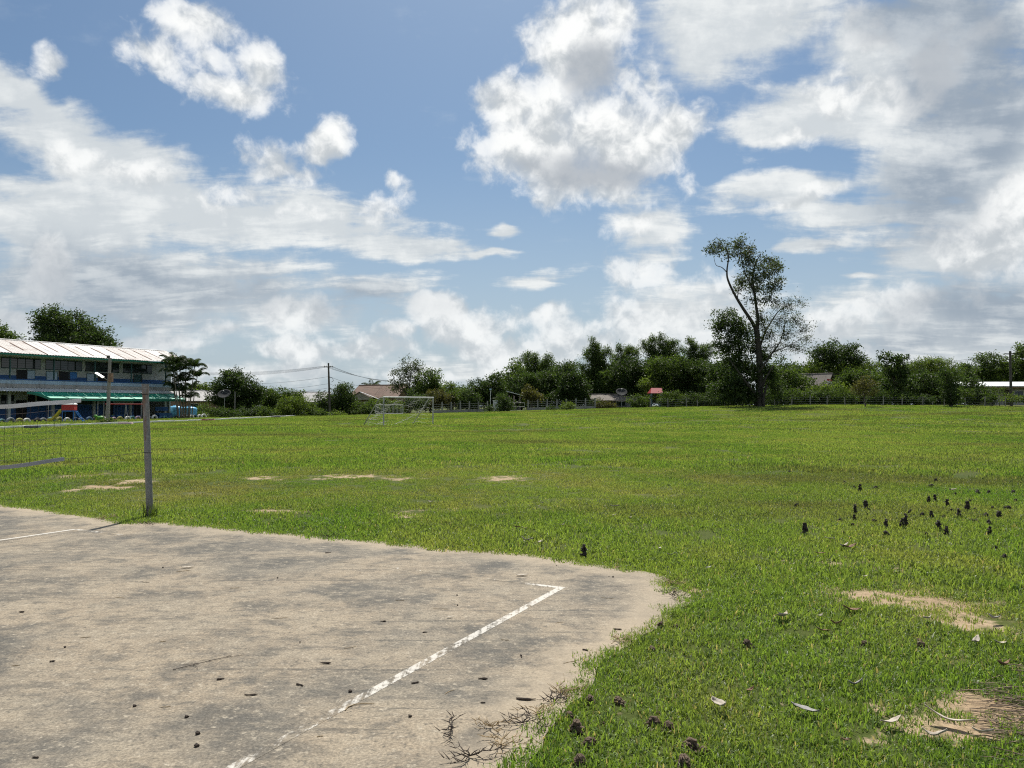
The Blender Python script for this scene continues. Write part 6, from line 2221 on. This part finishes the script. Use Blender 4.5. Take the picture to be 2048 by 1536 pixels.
def tall_tree():
    d = 99.0
    base = gx(1519, d)
    rng = np.random.default_rng(77)
    t = thing('tall_tree', 'very tall tree with forked dark trunk and open crown towering over the field', 'tree', tuple(base))
    Q = lambda px, py, dd=0.0: Vector(at(px, py, d + dd)) - base
    mb = MB()

    def path(pts, r0, r1, sides=9):
        # smooth a polyline through the given points
        P = [Vector(p) for p in pts]
        out = []
        for i in range(len(P) - 1):
            p0, p1, p2, p3 = P[max(i - 1, 0)], P[i], P[i + 1], P[min(i + 2, len(P) - 1)]
            for k in range(4):
                f = k / 4
                out.append(.5 * ((2 * p1) + (p2 - p0) * f + (2 * p0 - 5 * p1 + 4 * p2 - p3) * f * f + (3 * p1 - p0 - 3 * p2 + p3) * f ** 3))
        out.append(P[-1])
        n = len(out)
        mb.tube(out, [r0 + (r1 - r0) * (i / (n - 1)) ** .8 for i in range(n)], sides)
        return out
    # trunk, fork, the long left stem and the upright right stem
    path([(0, 0, -.4), Q(1519, 790), Q(1520, 740), Q(1517, 695), Q(1513, 660)], .50, .34, 12)
    path([Q(1513, 662), Q(1505, 645), Q(1485, 615), Q(1470, 590), Q(1456, 560), Q(1454, 540), Q(1457, 515), Q(1452, 495)], .27, .05)
    path([Q(1513, 664), Q(1516, 640), Q(1512, 610), Q(1509, 585), Q(1505, 555), Q(1512, 525), Q(1522, 508)], .26, .05)
    path([Q(1509, 590), Q(1502, 570), Q(1490, 545), Q(1482, 510), Q(1480, 490)], .12, .03)
    path([Q(1475, 596), Q(1477, 580), Q(1484, 572)], .07, .02)
    path([Q(1454, 545), Q(1444, 535), Q(1432, 530), Q(1428, 515)], .07, .02)
    path([Q(1518, 700, 1), Q(1530, 665, 1), Q(1545, 640, 1), Q(1560, 620, 1), Q(1590, 606, 1)], .16, .03)
    path([Q(1518, 745, -1), Q(1545, 705, -1), Q(1562, 680, -1), Q(1572, 640, -1)], .15, .03)
    path([Q(1545, 705, -1), Q(1580, 690, -1), Q(1612, 672, -1)], .09, .02)
    path([Q(1519, 770, 1), Q(1495, 740, 1), Q(1468, 700, 1), Q(1455, 660, 1)], .18, .04)
    path([Q(1519, 800), Q(1500, 775, -1.2), Q(1478, 745, -1.5), Q(1460, 720, -1.5)], .22, .05)
    path([Q(1521, 795), Q(1530, 760, -1), Q(1548, 730, -1)], .20, .05)
    path([(.5, -.3, -.3), Q(1526, 800, -.5), Q(1534, 770, -1)], .28, .12)
    path([(-.6, .2, -.3), Q(1512, 800, .3), Q(1505, 770, 1)], .30, .12)
    lob = [(1436, 492, 18, 15), (1428, 505, 12, 12), (1450, 500, 10, 12), (1484, 488, 22, 15), (1478, 510, 24, 18), (1500, 500, 14, 14), (1498, 525, 22, 20), (1540, 522, 22, 16), (1530, 545, 26, 22), (1552, 535, 12, 16),
           (1505, 555, 26, 20), (1485, 560, 16, 16), (1478, 578, 12, 10), (1515, 578, 22, 18), (1545, 575, 18, 16), (1540, 600, 18, 14), (1555, 560, 12, 14), (1505, 600, 14, 10),
           (1520, 632, 16, 18), (1528, 655, 14, 18)]
    lob2 = [(1450, 635, 22, 16), (1468, 645, 24, 20), (1440, 655, 18, 16), (1460, 672, 28, 20), (1490, 665, 18, 22), (1450, 695, 26, 18), (1480, 700, 28, 24), (1465, 725, 32, 22), (1495, 735, 26, 24), (1480, 765, 38, 26), (1445, 775, 30, 22), (1500, 785, 24, 20), (1470, 795, 40, 14), (1540, 745, 22, 22), (1550, 775, 26, 20), (1530, 715, 14, 20), (1512, 700, 16, 16), (1520, 745, 22, 20), (1515, 680, 12, 12)]
    lob3 = [(1580, 612, 26, 16), (1600, 605, 12, 10), (1560, 640, 26, 22), (1590, 640, 22, 16), (1570, 670, 28, 20), (1605, 660, 20, 14), (1612, 680, 16, 12), (1550, 695, 22, 18), (1585, 695, 28, 14), (1540, 670, 16, 20), (1555, 610, 14, 14)]
    for k, (ls, lf, dens, per, L, W, nm, tw, off) in enumerate(((lob, 'euca', 64, 20, .34, .13, 'upper_crown', 14, 0), (lob2, 'dark', 110, 26, .32, .14, 'lower_crown', 10, 1), (lob3, 'euca', 44, 13, .28, .09, 'thin_crown', 26, -1))):
        LL = [lobe(a, b, c, e, d, off + rng.normal() * .7) for (a, b, c, e) in ls]
        v, f, tt, ends = crown(LL, rng, L, W, dens, .55, per, .4, .12, rough=.5)
        leaves_object(nm, v - np.array(base), f, tt, LEAF[lf], t)
        for (c, r), e in zip(LL, ends):
            c = Vector(c) - base
            for j in range(min(len(e), tw)):
                limb(mb, c + Vector(rng.normal(size=3)) * .3, Vector(e[j]) - base, .028, .008, rng, .2, 3, 4)
    mb.build('trunk', BARK_DARK, t, True)


build_trees()
# ------------------------------------------------------------------ small things lying about
def on_ground(px, py):
    p = gp(px, py)
    slab = bool(in_poly(np.array([p.x]), np.array([p.y]), SLAB_R)[0])
    p.z = SLAB_Z if slab else float((vnoise(np.array([p.x]), np.array([p.y]), 2.2, 41, 3)[0] - .5) * .03)
    return p, slab


def build_casts():
    rs = random.Random(12)
    soil = simple('dark_cast_soil', (0.050, 0.040, 0.032), 0.95, vary=.35, vscale=40, bump=.6)
    brown = simple('brown_cast_soil', (0.150, 0.105, 0.072), 0.95, vary=.4, vscale=40, bump=.6)

    def pile(h, r, n, seed, pel=.8):
        """curled pellets heaped into one lump"""
        q = random.Random(seed)
        bm = bmesh.new()
        for k in range(n):
            f = k / n
            s = r * q.uniform(.34, .6) * pel
            a = q.random() * 6.28
            rad = r * (1 - f * .75) * q.uniform(.15, .75)
            res = bmesh.ops.create_icosphere(bm, subdivisions=1, radius=s, matrix=Matrix.Translation((rad * math.cos(a), rad * math.sin(a), s * .3 + h * f * .85)) @ Matrix.Rotation(q.random() * 3, 4, 'X') @ Matrix.Diagonal((1.25, .8, .75, 1)))
            for v in res['verts']:
                v.co += Vector((q.uniform(-1, 1), q.uniform(-1, 1), q.uniform(-1, 1))) * s * .22
        me = bpy.data.meshes.new('worm_cast')
        bm.to_mesh(me)
        bm.free()
        return me
    towers = [pile(.12, .036, 40, i, .62) for i in range(4)]
    low = [pile(.035, .045, 24, 10 + i, .55) for i in range(4)]
    near = [pile(.060, .046, 120, 20 + i, .36) for i in range(5)]
    for l, m in ((towers, soil), (low, soil), (near, brown)):
        for me in l:
            me.materials.append(m)
    far_list = [(80, 65, 0), (540, 155, 0), (625, 200, 0), (672, 225, 1), (805, 208, 0), (720, 372, 1), (630, 410, 1), (625, 470, 1), (610, 525, 0), (505, 480, 0), (208, 585, 1), (790, 490, 0), (890, 530, 1), (1025, 530, 1),
                (1055, 520, 1), (885, 600, 0), (1090, 410, 0), (1195, 435, 0), (1270, 452, 1), (1165, 455, 0), (1380, 450, 0), (1250, 322, 1), (1300, 312, 1), (1402, 350, 1), (1440, 400, 0), (1500, 448, 1), (1330, 550, 1), (1397, 595, 1),
                (1575, 390, 1), (1635, 390, 0), (1610, 495, 0), (1645, 500, 0), (1725, 445, 0), (1838, 455, 1), (1655, 240, 0), (1752, 242, 0), (1960, 240, 0), (1980, 315, 0), (1470, 258, 0), (1310, 140, 0), (1270, 190, 0), (1755, 515, 0),
                (1762, 590, 1), (1912, 380, 0), (1600, 318, 0), (1790, 385, 0), (140, 355, 0), (1880, 800, 0), (1800, 720, 0), (1230, 600, 0), (-1645, 780, 1)]
    for i, (cx, cy, tall) in enumerate(far_list):
        p, _ = on_ground(1560 + cx / 4.197, 930 + cy / 4.197)
        o = link('worm_cast', rs.choice(towers if tall else low))
        p.z -= .01
        o.location = p
        s = rs.uniform(1.15, 1.75)
        o.scale = (s, s, s * (rs.uniform(.75, 1.0) if tall else 1.25))
        o.rotation_euler = (0, 0, rs.random() * 6.28)
        if cx < 0:
            tag(o, 'lone dark upright worm cast in the grass beside the slab edge', 'worm cast', None)
        else:
            tag(o, ('upright dark earthen worm cast standing in the open grass' if tall else 'low dark crumbly worm cast in the open grass'), 'worm cast', 'dark worm casts scattered over the grass')
    for i, (px, py, s) in enumerate(((1180, 1408, 1.0), (1237, 1410, 1.0), (1153, 1462, 1.25), (1180, 1492, 1.1), (1306, 1455, 1.1), (1336, 1466, .9), (1316, 1432, .6), (1380, 1502, 1.0), (1407, 1510, .9), (1366, 1532, 1.1), (1158, 1532, 1.2),
                                     (1320, 1256, .8), (1352, 1256, .8), (1306, 1302, .8), (1497, 1296, .9), (1438, 1276, .7), (1845, 1298, .8), (1838, 1285, .7), (1730, 1294, .9), (1690, 1500, .7), (1140, 1440, .9), (1205, 1448, .6))):
        p, _ = on_ground(px, py)
        p.z -= .008
        o = link('worm_cast', near[i % 5])
        s *= rs.uniform(.95, 1.35)
        o.location = p
        o.scale = (s * rs.uniform(.9, 1.3), s, s * rs.uniform(.6, 1.0))
        o.rotation_euler = (rs.uniform(-.3, .3), rs.uniform(-.3, .3), rs.random() * 6.28)
        tag(o, 'brown knobbly worm cast in the lush grass by the slab corner' if px < 1440 else 'brown crumbly worm cast among dry leaves on the grass', 'worm cast', 'brown worm casts by the slab' if px < 1440 else 'brown worm casts among dry leaves')


build_casts()


def build_litter():
    rs = random.Random(9)
    pale = simple('dry_pale_leaf', (0.38, 0.335, 0.27), 0.75, vary=.25, vscale=30, dirt=(.22, .17, .12), dirt_amt=.5, dirt_scale=20)
    grey = simple('dry_grey_leaf', (0.23, 0.22, 0.205), 0.6, vary=.25, vscale=30)
    brown = simple('dry_brown_leaf', (0.16, 0.09, 0.05), 0.8, vary=.3, vscale=30)
    twig = simple('dark_twig', (0.055, 0.040, 0.030), 0.85, vary=.3, vscale=60, bump=.4)
    straw = simple('dry_straw', (0.30, 0.22, 0.12), 0.85, vary=.3, vscale=20)

    def leaf_mesh(L, W, curl, seed):
        q = random.Random(seed)
        n = 10
        vs, fs = [], []
        ph = q.random() * 6
        for i in range(n + 1):
            f = i / n
            w = W * .5 * math.sin(min(1, f * .96 + .02) * math.pi) ** .75 * (1 + .12 * math.sin(f * 19 + ph))
            x = (f - .5) * L
            z = .006 + curl * (f - .5) ** 2 * L * 2 + .1 * curl * L * math.sin(f * 7 + ph)
            y0 = .12 * L * curl * math.sin(f * 4 + ph)
            for k in (-1, -.5, 0, .5, 1):
                vs.append((x, y0 + k * w, z + curl * W * .9 * k * k * (1 if k < 0 else .5)))
        for i in range(n):
            for k in range(4):
                fs.append((i * 5 + k, i * 5 + k + 1, i * 5 + k + 6, i * 5 + k + 5))
        me = mesh_np('dry_leaf', vs, fs, True)
        # give the blade a thickness
        bm = bmesh.new(); bm.from_mesh(me)
        bmesh.ops.solidify(bm, geom=bm.faces[:], thickness=.0015)
        bm.to_mesh(me); bm.free()
        return me
    items = [(1566, 1248, 48, .9, 'p'), (1640, 1243, 16, .5, 'p'), (1856, 1250, 22, .4, 'p'), (1951, 1295, 30, .9, 'p'), (2000, 1299, 30, .3, 'p'), (1439, 1428, 42, 1.9, 'p'), (1610, 1434, 52, -.7, 'g'), (1784, 1456, 46, .3, 'p'),
             (1897, 1453, 84, -.55, 'p'), (1873, 1484, 42, -.6, 'p'), (1967, 1479, 36, -.3, 'p'), (1731, 1161, 10, 0, 'p'), (1714, 1382, 26, 0, 'g'), (1343, 1118, 16, 0, 'g'), (1585, 1137, 10, .3, 'p'),
             (1417, 1144, 14, .4, 'g'), (1673, 1259, 20, -.2, 'b'), (1647, 1274, 28, .1, 'b'), (1702, 1231, 34, .1, 'b'), (1230, 1019, 16, -.3, 'p'), (1228, 1037, 10, 0, 'p'), (1076, 1019, 9, .5, 'p'), (1085, 1011, 9, .2, 'g'),
             (1124, 1057, 12, .5, 'p'), (1136, 1060, 14, -.4, 'b'), (1054, 1088, 22, 0, 'p'), (1080, 1092, 16, .9, 'p'), (1033, 1062, 14, .1, 'b'), (1050, 1064, 10, .2, 'b'), (1044, 1155, 24, .05, 'p'), (1236, 1139, 13, 0, 'b'),
             (1690, 1496, 18, .2, 'b'), (1750, 1100, 14, .2, 'b'), (1690, 1100, 22, .4, 'p'), (1660, 1085, 18, -.6, 'p'), (1640, 1116, 22, .1, 'b'), (1700, 1101, 26, .1, 'b'), (1905, 985, 16, 0, 'p'), (1580, 1008, 6, .3, 'p'), (1240, 914, 8, 0, 'g'),
             (1335, 848, 6, 0, 'p'), (376, 1139, 24, .25, 'p'), (900, 1240, 12, .2, 'p'), (860, 1010, 12, 0, 'p'), (640, 945, 8, .2, 'p'), (1260, 1042, 10, .9, 'p'), (1320, 1105, 12, 1.2, 'p'), (2010, 1345, 30, .4, 'b'), (1990, 1250, 26, .2, 'g'), (1500, 1395, 20, .7, 'b')]
    names = {'p': ('pale dry curled leaf', pale), 'g': ('grey dry leaf', grey), 'b': ('dark brown dry leaf', brown)}
    for i, (px, py, lpx, rot, k) in enumerate(items):
        p, slab = on_ground(px, py)
        L = min(.24, max(.05, lpx / FPX * p.y * 1.05))
        me = leaf_mesh(L, L * (rs.uniform(.30, .45) if lpx < 80 else .2), .08 if slab else (.22 if lpx > 80 else rs.uniform(.18, .45)), i)
        o = link('dry_leaf', me, names[k][1])
        o.location = (p.x, p.y, p.z + (.003 if slab else .035))
        o.rotation_euler = (rs.uniform(-.25, .25) * (not slab), rs.uniform(-.2, .2) * (not slab), rot * 1.0)
        if lpx > 80:
            lab = 'long pale twisted dry leaf on the sandy grass'
        elif (px, py) == (1439, 1428):
            lab = 'pale narrow dry leaf standing on edge in lush grass'
        elif (px, py) == (1610, 1434):
            lab = 'grey folded dry leaf lying in the lush grass'
        else:
            lab = names[k][0] + (' lying on the worn concrete slab' if slab else ' lying in the grass of the field')
        tag(o, lab, 'leaf', 'dry leaves lying about')
    # twigs on the slab
    tw = [(651, 1333, 22, 0, .011), (599, 1377, 18, -.5, .009), (830, 1372, 16, .4, .008), (966, 1364, 18, -.1, .010), (1052, 1405, 38, -.15, .010), (966, 1412, 10, 0, .006), (1235, 1264, 16, -.2, .009), (1170, 1306, 12, -.6, .008), (766, 1248, 12, .1, .008),
          (881, 1222, 30, -.1, .003), (502, 1396, 24, .1, .008), (656, 1109, 12, .3, .008), (441, 1365, 14, .3, .009), (43, 1229, 10, .1, .009), (105, 1329, 10, .3, .009), (71, 1523, 14, -.1, .007), (170, 1280, 20, .4, .004), (291, 1168, 16, -.1, .005),
          (326, 1288, 12, .5, .004), (31, 1337, 14, .3, .004), (366, 1146, 26, .5, .004), (850, 1270, 10, .2, .006), (640, 1480, 12, .3, .004), (1120, 1250, 20, .5, .003), (1010, 1285, 16, -.2, .004), (1140, 1330, 30, .5, .003), (1215, 1200, 26, -.4, .003),
          (560, 1240, 30, .3, .003), (700, 1300, 24, .5, .003), (900, 1390, 30, .9, .003), (800, 1205, 18, 0, .004), (470, 1180, 18, .2, .004), (240, 1200, 22, -.3, .003), (330, 1420, 20, .2, .003)]
    for i, (px, py, lpx, rot, r) in enumerate(tw):
        p, slab = on_ground(px, py)
        L = lpx / FPX * p.y * 1.05
        pts = []
        bend = rs.uniform(-.12, .12)
        for k in range(6):
            f = k / 5 - .5
            pts.append((f * L, bend * L * (1 - 4 * f * f) + rs.uniform(-.02, .02) * L, r * .6))
        r *= .62
        mb = MB().tube(pts, [r * rs.uniform(.6, 1.2) * (.45 if q_ in (0, 5) else 1) for q_ in range(6)], 6)
        o = mb.build('twig', twig if r > .0028 else straw)
        o.location = p
        o.rotation_euler = (0, 0, rot)
        tag(o, 'short dark piece of twig lying on the concrete slab' if r > .0028 else 'thin dry stalk lying on the concrete slab', 'twig', 'twigs on the concrete slab')
    # small crumbs of soil and stone on the slab
    crumb = []
    for me_i in range(3):
        bm = bmesh.new()
        bmesh.ops.create_icosphere(bm, subdivisions=1, radius=.010)
        for v in bm.verts:
            v.co *= rs.uniform(.6, 1.2)
        me = bpy.data.meshes.new('pebble'); bm.to_mesh(me); bm.free()
        me.materials.append(twig)
        crumb.append(me)
    for i, (px, py) in enumerate([(269, 1419), (326, 1139), (393, 1500), (373, 1441), (915, 1215), (914, 1195), (1042, 1317), (1043, 1320), (555, 1160), (1218, 1157), (1113, 1135), (1226, 1158), (720, 1150), (130, 1300), (395, 1475), (820, 1440), (600, 1290), (700, 1390)]):
        p, slab = on_ground(px, py)
        o = link('pebble', crumb[i % 3])
        o.location = (p.x, p.y, p.z + .005)
        s = rs.uniform(.6, 1.5)
        o.scale = (s, s, s * .8)
        tag(o, 'small dark crumb of soil on the concrete slab', 'pebble', 'crumbs on the slab')
    # a branching curved stem and a fine branchlet
    p, _ = on_ground(722, 1420)
    o = MB().tube([(-.07, -.05, .004), (-.065, -.01, .004), (-.04, .02, .005), (0, .035, .005), (.06, .038, .004)], [.003, .0028, .0026, .0022, .0015], 5).build('curved_stem', straw)
    o.location = p
    tag(o, 'curved dry stem lying beside the painted line', 'twig', None)
    p, _ = on_ground(420, 1330)
    mb = MB()
    mb.tube([(-.16, -.14, .005), (-.05, -.03, .006), (.06, .08, .005), (.16, .13, .004)], [.0022, .002, .0016, .001], 5)
    for (a, b) in (((-.05, -.03), (-.16, -.06)), ((-.08, -.06), (-.02, -.13)), ((.06, .08), (.08, .14)), ((.0, .02), (-.07, .03))):
        mb.tube([(a[0], a[1], .005), ((a[0] + b[0]) / 2 + .01, (a[1] + b[1]) / 2, .006), (b[0], b[1], .004)], [.0015, .0012, .0008], 5)
    o = mb.build('branchlet', twig)
    o.location = p
    tag(o, 'fine branched twig lying on the stained concrete', 'twig', None)

    # dried grass runners creeping over the slab at the lower corner
    def runner(px, py, n, size, seed, label, mat):
        rng = np.random.default_rng(seed)
        p, _ = on_ground(px, py)
        mb = MB()
        for k in range(n):
            a = rng.random() * 6.28
            L = size * rng.uniform(.5, 1.1)
            x, y, z = 0.0, 0.0, .008
            pts = [(x, y, z)]
            for j in range(5):
                a += rng.normal() * .35
                x += math.cos(a) * L / 5
                y += math.sin(a) * L / 5
                z = .01 + .05 * size * 3 * rng.random()
                pts.append((x, y, z))
                b = a + rng.choice([-1, 1]) * rng.uniform(.5, 1.1)
                l2 = L * .28
                mb.tube([(x, y, z), (x + math.cos(b) * l2, y + math.sin(b) * l2, z + l2 * rng.uniform(.1, .8))], [.0028, .0006], 4)
            mb.tube(pts, [.0028 - .0004 * j for j in range(6)], 4)
        o = mb.build('dry_grass_tuft', mat)
        o.location = p
        tag(o, label, 'dry grass', 'dried grass on the slab corner')
    for i, (px, py, n, s) in enumerate(((905, 1466, 5, .13), (982, 1462, 6, .14), (1045, 1455, 6, .15), (1000, 1500, 6, .14), (940, 1522, 7, .15), (1120, 1395, 7, .14), (1110, 1410, 6, .12), (1335, 1172, 6, .16), (1345, 1196, 6, .16), (1240, 1290, 5, .12), (300, 1052, 6, .2), (215, 1040, 6, .22), (660, 1078, 5, .16), (1075, 1436, 6, .12))):
        runner(px, py, n, s, 400 + i, 'dried brown grass runner creeping onto the concrete slab ' + ('at its far edge' if py < 1100 else 'at its rounded tip' if py < 1300 else 'beside the knobbly casts'), straw if i % 2 else twig)
    # straw and bark fibres on the sandy ground at the right
    rng = np.random.default_rng(33)
    mb = MB()
    c0 = gp(2010, 1420)
    for k in range(230):
        px, py = rng.normal(2020, 60), rng.normal(1420, 45)
        if px < 1860 or py > 1560:
            continue
        q = gp(px, py) - c0
        a = -.35 + rng.normal() * .35
        L = rng.uniform(.05, .22)
        z = float((vnoise(np.array([q.x + c0.x]), np.array([q.y + c0.y]), 2.2, 41, 3)[0] - .5) * .03) + rng.uniform(.004, .02)
        mb.tube([(q.x, q.y, z), (q.x + math.cos(a) * L * .5, q.y + math.sin(a) * L * .5 + rng.normal() * .01, z + .006), (q.x + math.cos(a) * L, q.y + math.sin(a) * L, z)], rng.uniform(.001, .0032), 4)
    o = mb.build('dry_fibres', simple('dry_fibre', (0.20, 0.15, 0.105), .9, vary=.5, vscale=25))
    o.location = c0
    tag(o, 'brown dry fibres strewn over the sandy patch', 'litter', kind='stuff')


build_litter()
